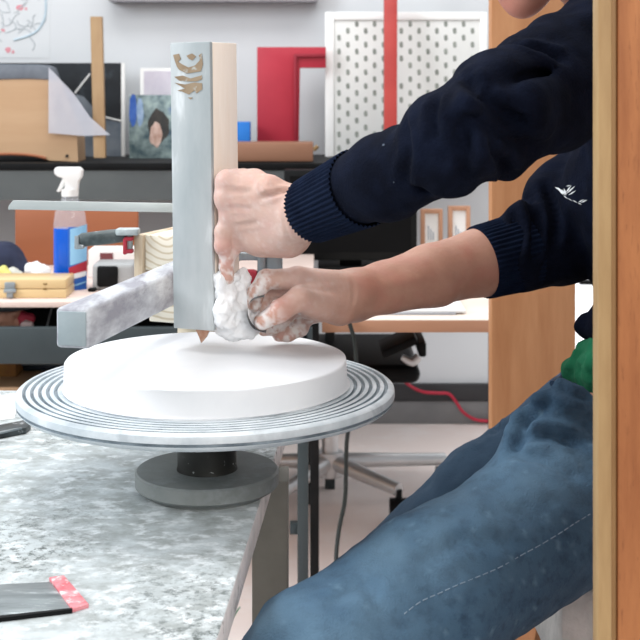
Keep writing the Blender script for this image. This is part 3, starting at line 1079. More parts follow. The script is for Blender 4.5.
for (x, y, dx, dy, w_) in ((555, 187, 8, 4, .9), (556, 188, 9, 6, .8), (558, 189, 9, 7, .8), (562, 189, 5, 6, .9), (564, 188, 3, 7, .8), (566, 193, 6, -8, .8), (567, 194, 9, -8, .8), (569, 195, 8, -5, .7),
                           (564, 195, 5, 4, .5), (569, 198, 4, 3, .4), (573, 200, 5, 3, .5), (578, 203, 4, 2, .5), (579, 202, 6, -3, .6), (581, 203, 7, -3, .7), (566, 186, 5, -1, .5), (560, 191, 4, 4, .6)):
    sliver(x + rng2.uniform(-.4, .4), y + rng2.uniform(-.4, .4), dx, dy, w_)
part('emblem', bm, M('white_print', (226, 230, 230), (206, 210, 212), scale=60, rough=0.8), sweater, 'white chest print')
m_speck = M('grey_speck', (84, 94, 106), (60, 70, 84), rough=0.9)
for (x, y, r_) in ((394, 182, 1.1), (384, 145, 1.6), (402, 118, .8)):
    bm = B()
    decal([(x + r_ * math.cos(t) * random.uniform(.6, 1.1), y + r_ * math.sin(t) * random.uniform(.6, 1.1)) for t in [i * 1.05 for i in range(6)]])
    if len(bm.faces): part('plaster_speck', bm, m_speck, sweater, 'pale plaster speck on the sleeve')
    else: bm.free()

# green shirt hem
fg = Field((0.22, 1.36, C - 0.42), (0.42, 1.6, C - 0.26), 0.003)
fg.add([cap(P(577, 366, 1.45), 0.012, P(606, 368, 1.41), 0.028, 0.014), cap(P(582, 350, 1.45), 0.009, P(606, 348, 1.43), 0.022, 0.012),
        cap(P(573, 372, 1.45), 0.009, P(598, 384, 1.40), 0.010, 0.008), cap(P(577, 352, 1.44), 0.006, P(570, 368, 1.44), 0.007, 0.006)])
me, v = fg.mesh('shirt_hem')
displace(me, v, (noise3(v, 55, 8, 2) - .5) * 0.012)
link_mesh('shirt', me, m_green, person, 180)

# jeans
fj = Field((-0.13, 0.98, 0.08), (0.60, 1.86, C - 0.24), 0.0042)
jn = []
jn += chain([pelvis + Vector((.02, -.03, .055)), pelvis + Vector((.0, -.01, -.02))], [0.112, 0.112], 0.04)
jn += chain([Vector((H_n.x + .03, H_n.y - .02, H_n.z + .002)), H_n.lerp(K_n, .35) + Vector((0, 0, .003)), H_n.lerp(K_n, .7), K_n], [0.082, 0.074, 0.073, 0.068], 0.010)
jn += chain([K_n, K_n.lerp(A_n, .3), A_n], [0.068, 0.060, 0.055], 0.02)
jn += chain([Vector((H_f.x + .02, H_f.y, H_f.z - .01)), H_f.lerp(K_f, .5), K_f, A_f], [0.100, 0.088, 0.074, 0.058], 0.015)
fj.add(jn)
# folds around the hip and the lap
for pts, rr_ in ((((540, 400), (556, 428), (580, 436)), .009), (((520, 425), (545, 432), (575, 452)), .008), (((512, 446), (530, 444), (552, 462)), .009), (((560, 380), (572, 402), (590, 408)), .008)):
    q = [onto_p for onto_p in (P(x, y, 1.33) for x, y in pts)]
    fj.add(chain(q, [rr_ * .5, rr_, rr_ * .4], 0.03))
me, v = fj.mesh('jeans')
amt = (noise3(v, 14, 11, 2) - .5) * 0.012 + (noise3(v * np.array([1, 1, 1.6]), 40, 12, 2) - .5) * 0.005
v = displace(me, v, amt)
v = crease(me, v, [([(513, 452), (528, 438), (552, 434), (580, 446)], .007, .009), ([(512, 444), (526, 424), (548, 412), (586, 418)], .007, .009), ([(520, 428), (536, 408), (556, 400)], .006, .007),
                   ([(480, 440), (488, 420), (500, 412)], .006, .006), ([(496, 432), (502, 414), (514, 402)], .006, .006), ([(516, 456), (545, 460), (580, 478)], .007, .005),
                   ([(560, 386), (572, 396), (590, 398)], .005, .005), ([(420, 560), (470, 540), (520, 545)], .008, .003), ([(330, 600), (360, 585), (380, 600)], .008, .004)])
# worn (paler) along the top of the thigh, darker underneath
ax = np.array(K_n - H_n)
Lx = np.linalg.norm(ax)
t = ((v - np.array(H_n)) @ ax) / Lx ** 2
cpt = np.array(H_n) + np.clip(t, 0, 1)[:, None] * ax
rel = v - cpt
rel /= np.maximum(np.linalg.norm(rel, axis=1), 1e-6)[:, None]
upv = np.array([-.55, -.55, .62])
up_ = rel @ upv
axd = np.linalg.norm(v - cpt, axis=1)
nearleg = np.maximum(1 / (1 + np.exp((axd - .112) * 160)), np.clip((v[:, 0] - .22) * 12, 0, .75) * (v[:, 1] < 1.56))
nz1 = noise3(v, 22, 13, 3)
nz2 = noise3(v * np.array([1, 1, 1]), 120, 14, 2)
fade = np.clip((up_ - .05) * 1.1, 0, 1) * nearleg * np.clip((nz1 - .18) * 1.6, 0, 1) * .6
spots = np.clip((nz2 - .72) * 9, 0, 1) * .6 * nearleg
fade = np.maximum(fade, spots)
dark = np.clip(-(up_ - .02) * .9, 0, 1) * nearleg * .75 + (1 - nearleg) * .85  # last term paints the far leg's shade into the denim
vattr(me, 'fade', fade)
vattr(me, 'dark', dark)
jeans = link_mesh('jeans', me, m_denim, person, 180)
dg.update()
tj = bvh(jeans)
bm = B()
line = [(404, 614), (420, 602), (440, 593), (460, 584), (480, 576), (500, 567), (520, 556), (540, 545), (560, 533), (575, 523), (590, 514)]
pts = [onto(tj, x, y, .0005)[0] for x, y in line]
pts = smooth_path([p for p in pts if p], 8)
pts = [p for p in pts]
for i in range(0, len(pts) - 1):
    if i % 3 != 2: tube(bm, [pts[i], pts[i + 1]], 0.00055, 6)
part('seam_stitching', bm, m_thread, jeans, 'pale side seam stitching')
bm = B()
pts = [onto(tj, x, y, .001)[0] for x, y in [(553, 384), (560, 377), (568, 372), (577, 383), (590, 384)]]
pts = [p for p in pts if p]
if len(pts) > 2: tube(bm, smooth_path(pts, 6), 0.003, 8)
part('waistband_edge', bm, M('dark_denim_edge', (46, 70, 96), (36, 56, 80), rough=0.9), jeans)
for Aq in (A_n, A_f):
    fo = Field(Aq + Vector((-.22, -.08, -.11)), Aq + Vector((.12, .08, .02)), 0.004)
    fo.add([cap(Aq + Vector((.035, 0, -.055)), 0.042, Aq + Vector((-.14, -.01, -.072)), 0.030, 0.02), cap(Aq + Vector((.02, 0, -.02)), 0.042, Aq + Vector((-.02, 0, -.05)), 0.042, 0.02)])
    X, Y_, Z, dd = fo.cut((0, 0, 0.001), (0, 0, -1))
    fo.f = np.maximum(fo.f, np.broadcast_to(dd, fo.f.shape).astype(np.float32))
    me, vv = fo.mesh('shoe')
    link_mesh('shoe', me, m_blackm, person, 180)

# stool under the thigh
st = thing('stool', (0.37, 1.45, 0), 'plaster-covered white stool under the seated person', 'stool')
sz = C - 0.517
m_dirty = M('plaster_crust', (236, 238, 236), (210, 213, 212), scale=24, rough=0.85, bump=0.4)
bm = box2(B(), (0.247, 1.335, sz - .11), (0.50, 1.60, sz), bev=.008)
bmesh.ops.subdivide_edges(bm, edges=bm.edges[:], cuts=5, use_grid_fill=True)
bmesh.ops.triangulate(bm, faces=bm.faces[:])
bm.normal_update()
for vtx in bm.verts: vtx.co += vtx.normal * (mnoise.noise(vtx.co * 38) * .004 + mnoise.noise(vtx.co * 110) * .0015)
part('seat', bm, m_dirty, st, smooth=180)
for (x, y, ex, ey) in ((0.285, 1.37, .215, 1.31), (0.45, 1.37, .50, 1.31), (0.285, 1.55, .23, 1.62), (0.45, 1.55, .50, 1.62)):
    part('leg', tube(B(), [(ex, ey, 0), (x, y, sz - .10)], .022, 4), m_ply, st)

# ------------------------------------------------------------------ wooden upright at the right edge
up = thing('wooden_upright', (0.28, 0.98, 0), 'tall wooden panel with pale pine edge in the right foreground', 'wooden panel')
Yf = 0.97
x0, x1, x2 = (592.5 - 320) / F * (Yf + .02), (612 - 320) / F * Yf, (618 - 320) / F * Yf
part('pine_edge', box2(B(), (x0, Yf, 0), (x1, Yf + .02, 2.4), bev=.0015), m_pine, up)
part('shadow_strip', box2(B(), (x1 - .0002, Yf + .004, 0), (x2, Yf + .02, 2.4), bev=.001), wood('shadow_line_pine', (156, 122, 80), (134, 100, 62), 'z', 60), up)  # recessed strip coloured darker to stand for the shadow line beside the panel
part('panel', box2(B(), (x2, Yf + .001, 0), (x2 + .32, Yf + .02, 2.4), bev=.0015), m_plyd, up)

# plywood upright behind the person
Yp = 2.2
x0, x1 = (491.5 - 320) / F * Yp, (575.5 - 320) / F * Yp
single('plywood_upright', box2(B(), (x0, Yp, 0), (x1, Yp + .04, 2.4), bev=.002), m_ply, 'broad orange plywood upright standing behind the person', 'wooden panel')

# ------------------------------------------------------------------ small things on the work table
tz = TZ + 0.0008
sc = thing('scraper', P(30, 605, 1.08), 'grey metal scraper blade with red taped end at the lower left corner of the table', 'scraper')


def T(px, py, h=0.0):                 # point on the table top at a pixel
    Y = (0.427 - h) * F / (py - HY)
    return P(px, py, Y)


prism(bm := B(), [T(-30, 588), T(50, 584), T(72, 611), T(-30, 623)], (0, 0, 0.002), bev=.0004)
part('blade', bm, M('scratched_grey_blade', (112, 120, 122), (150, 158, 160), scale=30, rough=0.4, metal=0.3, stretch=(.4, 2, 1), c3=(200, 208, 210), scale3=50, lo3=.6, hi3=.7), sc)
prism(bm := B(), [T(49, 581), T(64, 579), T(89, 608), T(72, 613)], (0, 0, 0.0035), bev=.0006)
part('taped_end', bm, M('red_tape', (206, 84, 96), (226, 150, 156), scale=60, rough=0.6, c3=(236, 216, 216), scale3=90, lo3=.55, hi3=.65), sc, 'worn red tape')
prism(bm := B(), [T(-30, 623), T(72, 612), T(72.5, 613.5), T(-30, 626)], (0, 0, 0.0035))
part('back_rib', bm, m_black, sc)
kn_ = thing('hand_tool', T(14, 433), 'dark flat tool lying on the table at the left edge under white paper', 'hand tool')
prism(bm := B(), [T(-40, 447), T(-40, 439), T(24, 426), T(31, 430), T(26, 434)], (0, 0, 0.008), bev=.0015)
part('tool_body', bm, M('dark_tool', (38, 44, 46), (70, 78, 80), scale=40, rough=0.4, c3=(180, 186, 188), scale3=60, lo3=.62, hi3=.7), kn_)
prism(bm := B(), [T(-40, 441, .01), T(14, 430, .01), T(22, 429, .01), T(-40, 444, .01)], (0, 0, 0.002))
part('metal_strip', bm, m_steel, kn_)
prism(bm := B(), [T(-40, 425), T(14, 419), T(18, 405), T(14, 397), T(-40, 398)], (0, 0, 0.001))
single('paper_sheet', bm, m_paper, 'white paper sheet at the far left of the work table beside the wheel', 'paper')

# ------------------------------------------------------------------ workbench behind, at the left
BZ = C - 0.43
wb = thing('workbench', (-0.9, 2.9, 0), 'slate grey metal workbench behind the wheel at the left', 'workbench')
bx1 = -0.015
part('benchtop', box2(B(), (-2.0, 2.58, BZ - .012), (bx1, 3.35, BZ), bev=.002), M('pinkish_top', (226, 206, 196), (212, 190, 180), scale=6, rough=0.5), wb)
dz0, dz1 = P(0, 326, 2.58).z, P(0, 362, 2.58).z
part('front_rail', box2(B(), (-2.0, 2.56, dz1), (bx1, 2.58, dz0), bev=.002), m_slate, wb)
part('tray_floor', box2(B(), (-2.0, 2.58, dz1), (bx1, 3.3, dz1 + .006)), m_blackm, wb)
part('back_panel', box2(B(), (-2.0, 2.84, dz1 + .006), (bx1, 2.85, BZ - .012)), m_blackm, wb)
for (x0, x1, y0, y1) in ((-0.0445, -0.023, 2.56, 2.6), (-0.02, -0.002, 2.62, 2.66), (-0.05, -0.02, 3.28, 3.32), (-1.98, -1.95, 2.58, 2.61), (-1.98, -1.95, 3.28, 3.31)):
    part('leg', box2(B(), (x0, y0, 0), (x1, y1, BZ - .012), bev=.002), m_slate if y0 < 2.61 else m_blackm, wb)
part('cross_brace', box2(B(), P(290, 533, 2.62) - Vector((0, .01, 0)), P(300, 522, 2.62) + Vector((0, .01, 0)), bev=.001), m_slate, wb)
LZ = P(0, 387, 2.66).z
part('lower_shelf', box2(B(), (-1.98, 2.66, LZ - .016), (-.05, 3.28, LZ), bev=.002), m_beech, wb)
# things in the tray
bm = B()
tube(bm, [P(-25, 306, 2.64), P(10, 306, 2.64), P(30, 305, 2.64)], [0.012, 0.012, 0.008], 12)
tl = thing('screwdriver', P(5, 312, 2.64), 'grey handled tool lying in the open bench tray at the left', 'hand tool')
part('handle', bm, M('grey_handle', (92, 100, 104), (76, 84, 88), rough=0.4), tl)
tube(bm := B(), [P(20, 303, 2.645), P(25, 301, 2.645)], 0.006, 8)
part('end_cap', bm, M('peach', (226, 190, 160), (212, 176, 146), rough=0.6), tl)
bm = B()
fq = Field(P(-30, 345, 2.6), P(40, 300, 2.78), 0.006)
for nm, px, py, rad, colr, lab in (('cloth_ball', 6, 318, .03, (212, 160, 136), 'peach coloured wad in the bench tray at the left edge'), ('cloth_ball', 23, 319, .018, (198, 62, 84), 'small red wad in the bench tray beside the peach one'), ('cloth_ball', 26, 325, .013, (236, 214, 214), 'small pale pink wad in the bench tray in front of the red one')):
    q = P(px, py, 2.68 - (.02 if py > 322 else 0))
    fq = Field(q - Vector((.05, .05, .05)), q + Vector((.05, .05, .05)), 0.003)
    fq.add([cap(q, rad, q + Vector((rad * .5, 0, 0)), rad * .8, .01)])
    me, vv = fq.mesh(nm)
    vv = displace(me, vv, (noise3(vv, 50, 31, 2) - .5) * rad * .7)
    setp(link_mesh(nm, me, M('wad_' + str(px), colr), None, 180), lab, 'cloth')
tube(bm := B(), [P(47, 326, 2.66), P(54, 300, 2.70)], 0.0025, 8)
single('steel_rod', bm, m_steel, 'thin steel rod leaning in the bench tray left of the beam', 'rod')
# wooden box with clasp
wx = thing('wooden_box', P(20, 300, 2.62), 'small varnished wooden box with a metal clasp on the workbench', 'box')
m_box = wood('varnished_box', (224, 198, 150), (208, 178, 128), 'x', 10, rough=0.35)
ba, bb = P(-30, 298.5, 2.62), P(66, 298.5, 2.62)
wz = 2.62 / F
rb_ = Matrix.Rotation(R(-2), 4, 'Z')
part('box_body', box2(B(), (ba.x, 2.62, BZ), (bb.x, 2.71, BZ + 9 * wz), bev=.002), m_box, wx)
part('lid', box2(B(), (ba.x, 2.62, BZ + 9 * wz + .0008), (bb.x, 2.71, BZ + 19 * wz), bev=.003), m_box, wx)
bm = B()
box(bm, P(10, 287, 2.617), (.022, .006, .02), bev=.003)
box(bm, P(10, 295, 2.615), (.014, .008, .012), bev=.003)
tube(bm, [P(4, 291, 2.612), P(16, 291, 2.612)], .004, 8)
part('clasp', bm, m_steel, wx)
bm = B()
for y in (284, 289): box(bm, P(45, y, 2.6195), (.008, .002, .003), bev=.0007)
part('hinge_pin', bm, M('brass', (150, 120, 70), (130, 100, 56), metal=.6, rough=.4), wx)
# spray bottle
SX, SY = P(70, 292, 2.745).x, 2.745
sp = thing('spray_bottle', (SX, SY, BZ), 'clear spray bottle of blue cleaner with white trigger head on the workbench', 'spray bottle')
k = SY / F
oval = lambda bm: bmesh.ops.scale(bm, vec=(1, .62, 1), space=Matrix.Translation((-SX, -SY, -BZ)), verts=bm.verts)
Hq = lambda py: max(0.0, (288.6 - py) * k)
bm = lathe(B(), (SX, SY, BZ), [(0, Hq(227.9)), (16.3 * k, Hq(227.8)), (16.8 * k, Hq(225)), (15 * k, Hq(212)), (9 * k, Hq(200)), (6.5 * k, Hq(193)), (6 * k, Hq(188)), (0, Hq(188))], 40)
oval(bm)
part('bottle', bm, M('clear_plastic', (224, 230, 234), (216, 222, 228), rough=0.08, alpha=0.22, spec=.8), sp, 'clear plastic bottle')
bm = lathe(B(), (SX, SY, BZ), [(0, .002), (14.5 * k, .002), (16.4 * k, 2.5 * k), (16.4 * k, Hq(231)), (16.2 * k, Hq(228)), (0, Hq(228))], 40)
oval(bm)
part('liquid', bm, M('blue_liquid', (6, 92, 206), (4, 80, 192), rough=0.2), sp, 'bright blue liquid')
m_lab = M('blue_label', (40, 102, 188), (30, 88, 172), rough=0.4)
m_labl = M('pale_blue_label', (150, 198, 230), (128, 184, 224), rough=0.4)
m_labw = M('white_label', (236, 236, 238), (226, 228, 232), rough=0.4)


def onbot(px0, px1, py0, py1, mat, name, lift, slope=0.0):
    bm = B()
    n = 10
    vs = []
    for i in range(n + 1):
        px = px0 + (px1 - px0) * i / n
        u = max(-0.999, min(.999, (px - 70) / 17.0))
        a_ = math.asin(u)
        rr_ = 17 * k + lift
        x = SX + rr_ * math.sin(a_)
        y = SY - rr_ * .62 * math.cos(a_)
        s_ = slope * i / n
        vs.append((bm.verts.new((x, y, BZ + Hq(py1 + s_))), bm.verts.new((x, y, BZ + Hq(py0 + s_)))))
    for i in range(n): bm.faces.new((vs[i][0], vs[i + 1][0], vs[i + 1][1], vs[i][1]))
    return part(name, bm, mat, sp)


onbot(70, 86.8, 226, 290, m_lab, 'label', .0006)
onbot(72, 86.8, 228, 264, m_labl, 'label_panel', .0010, -4)
onbot(71, 86.8, 266, 277, m_red, 'label_band', .0014, -6)
onbot(72, 86, 273, 278, m_labw, 'label_lettering', .0018, -3)
onbot(73, 86.8, 284, 285.5, m_labl, 'label_stripe', .0016, -4)
bm = B()
xx = lambda px: SX + (px - 70) * k
zz = lambda py: BZ + Hq(py)
prism(bm, [(xx(x), SY - .011, zz(y)) for x, y in [(55, 169), (57, 167), (80, 167), (83, 170), (82, 177), (79, 181), (78, 190), (65, 190), (66, 182), (64, 178), (58, 176), (55, 173)]], (0, .022, 0), bev=.0015)
part('spray_head', bm, m_white, sp)
bm = B()
prism(bm, [(xx(x), SY - .005, zz(y)) for x, y in [(63, 178), (60, 185), (57, 191), (59.5, 192), (64, 186), (66, 180)]], (0, .01, 0), bev=.001)
part('trigger', bm, m_white, sp)
bm = lathe(B(), (SX, SY, BZ), [(0, Hq(196)), (8.5 * k, Hq(196)), (8.5 * k, Hq(189)), (0, Hq(189))], 24)
part('collar', bm, m_white, sp)
# grey tape dispenser / small boxes
gb = thing('plastic_box', P(113, 292, 2.72), 'small grey plastic box with dark rounded opening, right of the spray bottle', 'box')
g0, g1 = P(92, 293, 2.72), P(134, 264, 2.72)
bm = B()
box2(bm, (g0.x, 2.72, BZ), (g1.x, 2.80, g1.z), bev=.008, seg=3)
part('casing', bm, M('light_grey_casing', (166, 168, 168), (150, 152, 152), rough=.5), gb)
a, b = P(97, 287, 2.72), P(118, 266, 2.72)
part('opening', box2(B(), (a.x, 2.714, a.z), (b.x, 2.726, b.z), bev=.005), m_black, gb)
a, b = P(88, 294, 2.705), P(96, 288, 2.705)
part('dial', box2(B(), (a.x, 2.70, BZ), (b.x, 2.718, b.z), bev=.003), m_black, gb)
wb2 = thing('carton', P(112, 290, 2.9), 'white carton with a dark red patch behind the small grey box', 'box')
a, b = P(88, 288, 2.9), P(136, 250, 2.9)
part('carton_body', box2(B(), (a.x, 2.9, BZ), (b.x, 2.98, b.z), bev=.002), M('cream_card', (236, 230, 226), (226, 220, 214), rough=.7), wb2)
a, b = P(100, 262, 2.9), P(113, 253, 2.9)
part('printed_patch', box2(B(), (a.x, 2.8985, a.z), (b.x, 2.8998, b.z)), M('dark_red_print', (122, 66, 68), (108, 56, 60)), wb2)
# brown board, bag, wad
a, b = P(15, 280, 3.1), P(138, 208, 3.1)
single('brown_board', box2(B(), (a.x, 3.1, BZ), (b.x, 3.115, b.z), bev=.002), m_deskbrown, 'reddish brown board standing behind the spray bottle on the workbench', 'board')
fq = Field(P(-45, 300, 2.95), P(45, 225, 3.1), .006)
q = P(2, 262, 2.97)
fq = Field((q.x - .14, 2.88, BZ), (q.x + .1, 3.09, BZ + .14), .005)
fq.add([cap(P(-14, 262, 2.98), .05, P(4, 262, 2.98), .045, .03), cap(P(4, 264, 2.98), .038, P(22, 272, 2.97), .016, .03), cap(P(-15, 276, 2.97), .03, P(25, 279, 2.96), .012, .03)])
me, vv = fq.mesh('cloth_bag')
displace(me, vv, (noise3(vv, 25, 41, 3) - .5) * .02)
bag = setp(link_mesh('cloth_bag', me, M('navy_cloth', (44, 50, 74), (34, 40, 60), rough=.9), None, 180), 'dark navy cloth bundle at the left end of the workbench', 'cloth')
for nm, px, py, Y, rx, rz, colr, lab in (('paper_wad', 37, 266, 2.9, .030, .016, (236, 238, 238), 'crumpled white paper wad beside the navy cloth bundle'), ('paper_wad', 15, 268, 2.87, .022, .012, (196, 196, 186), 'small greyish crumpled wrapper in front of the navy cloth bundle'), ('glove', 3, 266, 2.86, .02, .014, (214, 210, 120), 'small yellow cloth scrap in front of the navy cloth bundle')):
    q = P(px, py, Y)
    q.z = BZ + rz
    fq = Field(q - Vector((.07, .05, .03)), q + Vector((.07, .05, .05)), .003)
    fq.add([cap(q - Vector((rx * .5, 0, 0)), rz, q + Vector((rx * .5, 0, -.003)), rz * .8, .01), cap(q + Vector((-rx * .2, .01, .004)), rz, q + Vector((rx * .2, .012, 0)), rz * .7, .01)])
    me, vv = fq.mesh(nm)
    displace(me, vv, (noise3(vv, 60, px, 2) - .5) * .014)
    setp(link_mesh('paper_wad' if nm == 'paper_wad' else 'cloth_scrap', me, M(nm + str(px), colr), None, 180), lab, 'paper' if nm == 'paper_wad' else 'cloth')
# lower shelf things
a, b = P(-20, 387, 2.75), P(16, 363, 2.75)
ob = thing('cardboard_box', (a.x, 2.75, LZ), 'brown cardboard box on the lower bench shelf at the left edge', 'box')
part('carton_body', box2(B(), (a.x - .1, 2.75, LZ), (b.x, 2.95, b.z), bev=.003), M('ochre_card', (178, 130, 66), (146, 98, 58), scale=14, rough=.8), ob)
fq_ = box2(B(), (a.x - .1, 2.7495, LZ + .028), (b.x, 2.7499, LZ + .034))
part('tape_strip', fq_, M('brown_tape', (150, 104, 62), (136, 92, 54)), ob)
a, b = P(17, 387, 2.8), P(66, 358, 2.8)
gbx = thing('grey_bin', (a.x, 2.8, LZ), 'blue-grey plastic bin on the lower bench shelf beside the cardboard box', 'bin')
part('bin_body', box2(B(), (a.x, 2.8, LZ + .012), (b.x, 3.0, b.z), bev=.005), M('blue_grey_bin', (142, 148, 156), (128, 134, 142), rough=.5), gbx)
part('bin_base', box2(B(), (a.x + .01, 2.81, LZ), (b.x - .01, 2.99, LZ + .012), bev=.003), M('dark_blue_base', (44, 56, 70), (36, 46, 60)), gbx)

# ------------------------------------------------------------------ shelf on the back wall
SHY = 3.6
SZ = C - 0.218
sh = thing('wall_shelf', (-0.5, WY, SZ - .11), 'long dark grey wall shelf with a black edge holding boards and pictures', 'shelf')
sx1 = P(424, 160, SHY).x
part('shelf_board', box2(B(), (-1.6, SHY + .016, SZ - .018), (sx1, WY, SZ)), m_blackm, sh)
part('black_edge', box2(B(), (-1.6, SHY - .004, SZ - .018), (sx1, SHY + .0155, SZ + .002), bev=.002), m_black, sh)
part('fascia', box2(B(), (-1.6, SHY, P(0, 200, SHY).z), (sx1, SHY + .015, SZ - .0185)), m_fascia, sh)


def shelf_thing(px0, px1, py0, py1, Y, th, name, mat, label, cat, bev=.002):
    a_, b_ = P(px0, 0, Y), P(px1, py0, Y)
    return single(name, box2(B(), (a_.x, Y, SZ + .0005), (b_.x, Y + th, b_.z), bev=bev), mat, label, cat)


# dark picture board
pb = thing('dark_picture', P(60, 158, 3.98), 'large dark photographic board leaning on the wall shelf behind the plywood chest', 'picture')
a_, b_ = P(-20, 158, 3.98), P(121, 63, 3.98)
m_dk = M('dark_photo', (22, 26, 30), (40, 46, 52), scale=7, rough=.4, c3=(96, 108, 118), scale3=5, lo3=.55, hi3=.75)
part('board', box2(B(), (a_.x, 3.98, SZ), (b_.x, 3.99, b_.z)), m_dk, pb)
part('white_margin', box2(B(), (b_.x + .0005, 3.98, SZ), (b_.x + .012, 3.99, b_.z)), m_white, pb)
part('pale_line', tube(B(), [P(75, 93, 3.978), P(90, 74, 3.978)], .003, 6), m_white, pb)
part('pale_line', tube(B(), [P(104, 117, 3.978), P(121, 121, 3.978)], .003, 6), m_white, pb)
part('misty_shape', prism(B(), [P(x, y, 3.979) for x, y in [(76, 94), (84, 97), (92, 106), (100, 116), (121, 122), (121, 158), (76, 158)]], (0, .0008, 0)), M('misty_blue', (98, 108, 120), (126, 134, 142), scale=14), pb)
# plywood chest with arched cutout and grey cloth cover
Yc = 3.68
ch = thing('plywood_chest', P(30, 160, Yc), 'bent plywood seat shell with a grey padded top on the wall shelf at the left', 'plywood seat shell')
out = [(-40, 81), (50, 78), (54, 84), (60, 100), (77, 138), (78, 162)]
out += [(x, 162 - 7.5 * math.sqrt(max(0, 1 - ((x - 8) / 42) ** 2))) for x in (49, 44, 36, 24, 8, -8, -22, -34)] + [(-40, 162)]
q = [P(x, y, Yc) for x, y in out]
q = [Vector((p.x, p.y, max(p.z, SZ + .0005))) for p in q]
part('shell', prism(B(), q, (0, .12, 0)), wood('bent_ply', (186, 155, 122), (172, 138, 104), 'x', 12), ch)
arch = [P(x, 162.5 - 7.5 * math.sqrt(max(0, 1 - ((x - 8) / 42) ** 2)) - 1.0, Yc - .002) for x in range(-30, 50, 4)]
tube(bm := B(), arch, .004, 6)
part('arch_edge', bm, m_deskbrown, ch)
tube(bm := B(), [P(67, 156, Yc - .001), P(67, 156, Yc - .004)], .0045, 10)
part('bolt', bm, m_blackm, ch)
pts = [P(-40, 64, Yc - .004), P(40, 64.5, Yc - .004), P(47, 67, Yc - .004), P(52, 80, Yc - .004), P(30, 79, Yc - .004), P(-40, 80, Yc - .004)]
part('padded_top', prism(B(), pts, (0, .13, 0), bev=.004), M('grey_felt', (112, 118, 126), (98, 104, 112), rough=.95, scale=20), ch)
# translucent sheet
bm = B()
prism(bm, [P(48.5, 67, 3.66), P(74, 94, 3.66), P(90, 117, 3.66), P(110, 135, 3.66), P(84, 136, 3.66), P(48.5, 133, 3.66)], (0, .002, 0))
single('plastic_sheet', bm, M('frosted_plastic', (206, 208, 216), (196, 198, 208), rough=.3, alpha=.55), 'frosted translucent plastic sheet leaning against the plywood shell on the shelf', 'plastic sheet')
# batten leaning
bm = B()
pA, pB = P(100, 158, 3.72), P(95.5, 16, 3.90)
prism(bm, [P(93.5, 158, 3.645), P(105.5, 158, 3.645), P(102, 16.5, 3.80), P(90, 16.5, 3.80)], (0, .02, 0), bev=.002)
single('wooden_batten', bm, wood('tan_batten', (158, 130, 94), (138, 108, 74), 'z', 18), 'narrow tan wooden batten leaning upright on the left part of the wall shelf', 'batten')
# paintings
fp = thing('small_picture_frame', P(155, 158, 3.95), 'small white frame with pale violet print behind the blue-green portrait', 'picture')
a_, b_ = P(140, 158, 3.95), P(180, 68, 3.95)
part('frame', box2(B(), (a_.x, 3.95, SZ), (b_.x, 3.965, b_.z), bev=.002), m_white, fp)
a_, b_ = P(144, 100, 3.949), P(178, 71, 3.949)
part('print', box2(B(), (a_.x, 3.948, a_.z), (b_.x, 3.95, b_.z)), M('violet_print', (196, 190, 204), (212, 208, 216), scale=12), fp)
pt = thing('portrait_painting', P(150, 158, 3.86), 'small blue and green painted portrait leaning on the shelf left of the post', 'painting')
a_, b_ = P(129, 158, 3.86), P(186, 95, 3.86)
m_pt = M('painted_canvas', (58, 82, 92), (150, 168, 166), scale=22, rough=.5, lo=.35, hi=.6, c3=(50, 90, 160), scale3=9, lo3=.55, hi3=.7)
part('canvas', box2(B(), (a_.x, 3.86, SZ), (b_.x, 3.875, b_.z), bev=.001), m_pt, pt)


def blob(cx, cy, rx, ry, Y, mat, name, parent, n=18, j=.12):
    bm = B()
    prism(bm, [P(cx + rx * math.cos(2 * math.pi * i / n) * random.uniform(1 - j, 1 + j), cy + ry * math.sin(2 * math.pi * i / n) * random.uniform(1 - j, 1 + j), Y) for i in range(n)], (0, .0008, 0))
    return part(name, bm, mat, parent)


blob(133, 110, 4, 16, 3.859, M('paint_blue', (40, 84, 168), (70, 110, 186), scale=30), 'painted_blue', pt)
blob(140, 112, 3.5, 15, 3.8588, M('paint_sky', (176, 198, 222), (120, 152, 190), scale=30), 'painted_sky', pt)
blob(158, 126, 11, 17, 3.8586, M('paint_hair', (66, 62, 58), (46, 48, 48), scale=30), 'painted_hair', pt)
blob(156, 135, 6.5, 12, 3.858, M('paint_face', (222, 196, 184), (176, 140, 124), scale=40), 'painted_face', pt)
# blue box, wood board, red panel
shelf_thing(232, 250, 122, 142, 3.80, .05, 'blue_carton', M('blue_card', (30, 116, 200), (24, 104, 186)), 'small bright blue carton on the shelf right of the post', 'box')
bpy.context.view_layer.update()
wbd = thing('wooden_plank', P(275, 158, 3.66), 'flat wooden plank lying on the wall shelf under the red panel', 'plank')
a_, b_ = P(222, 157, 3.66), P(313, 143, 3.66)
part('plank', box2(B(), (a_.x, 3.66, SZ + .0025), (b_.x, 3.78, b_.z), bev=.002), wood('red_brown_plank', (152, 110, 86), (132, 92, 70), 'x', 20), wbd)
tube(bm := B(), [P(313.5, 150, 3.70), P(318, 146, 3.70)], .006, 8)
part('end_peg', bm, m_pine, wbd)
for o in list(bpy.data.objects):
    if o.name == 'blue_carton': o.location.y += 0.0
rp_ = thing('red_cutout_board', P(290, 158, 3.88), 'dark red panel with an L-shaped cut-out corner leaning on the back wall', 'panel')
out = [(257, 47), (326, 47), (326, 68), (300, 68), (298.5, 142), (257, 142)]
q = [P(x, y, 3.88) for x, y in out]
q = [Vector((p.x, p.y, SZ + .001)) if i in (4, 5) else p for i, p in enumerate(q)]
part('panel', prism(B(), q, (0, .02, 0), bev=.002), m_red, rp_)
q = [P(x, y, 3.878) for x, y in [(294, 54), (326, 54), (326, 57), (297, 57), (296.5, 142), (294, 142)]]
part('raised_lip', prism(B(), q, (0, -.008, 0), bev=.001), M('dark_red_lip', (150, 34, 52), (138, 30, 46)), rp_)
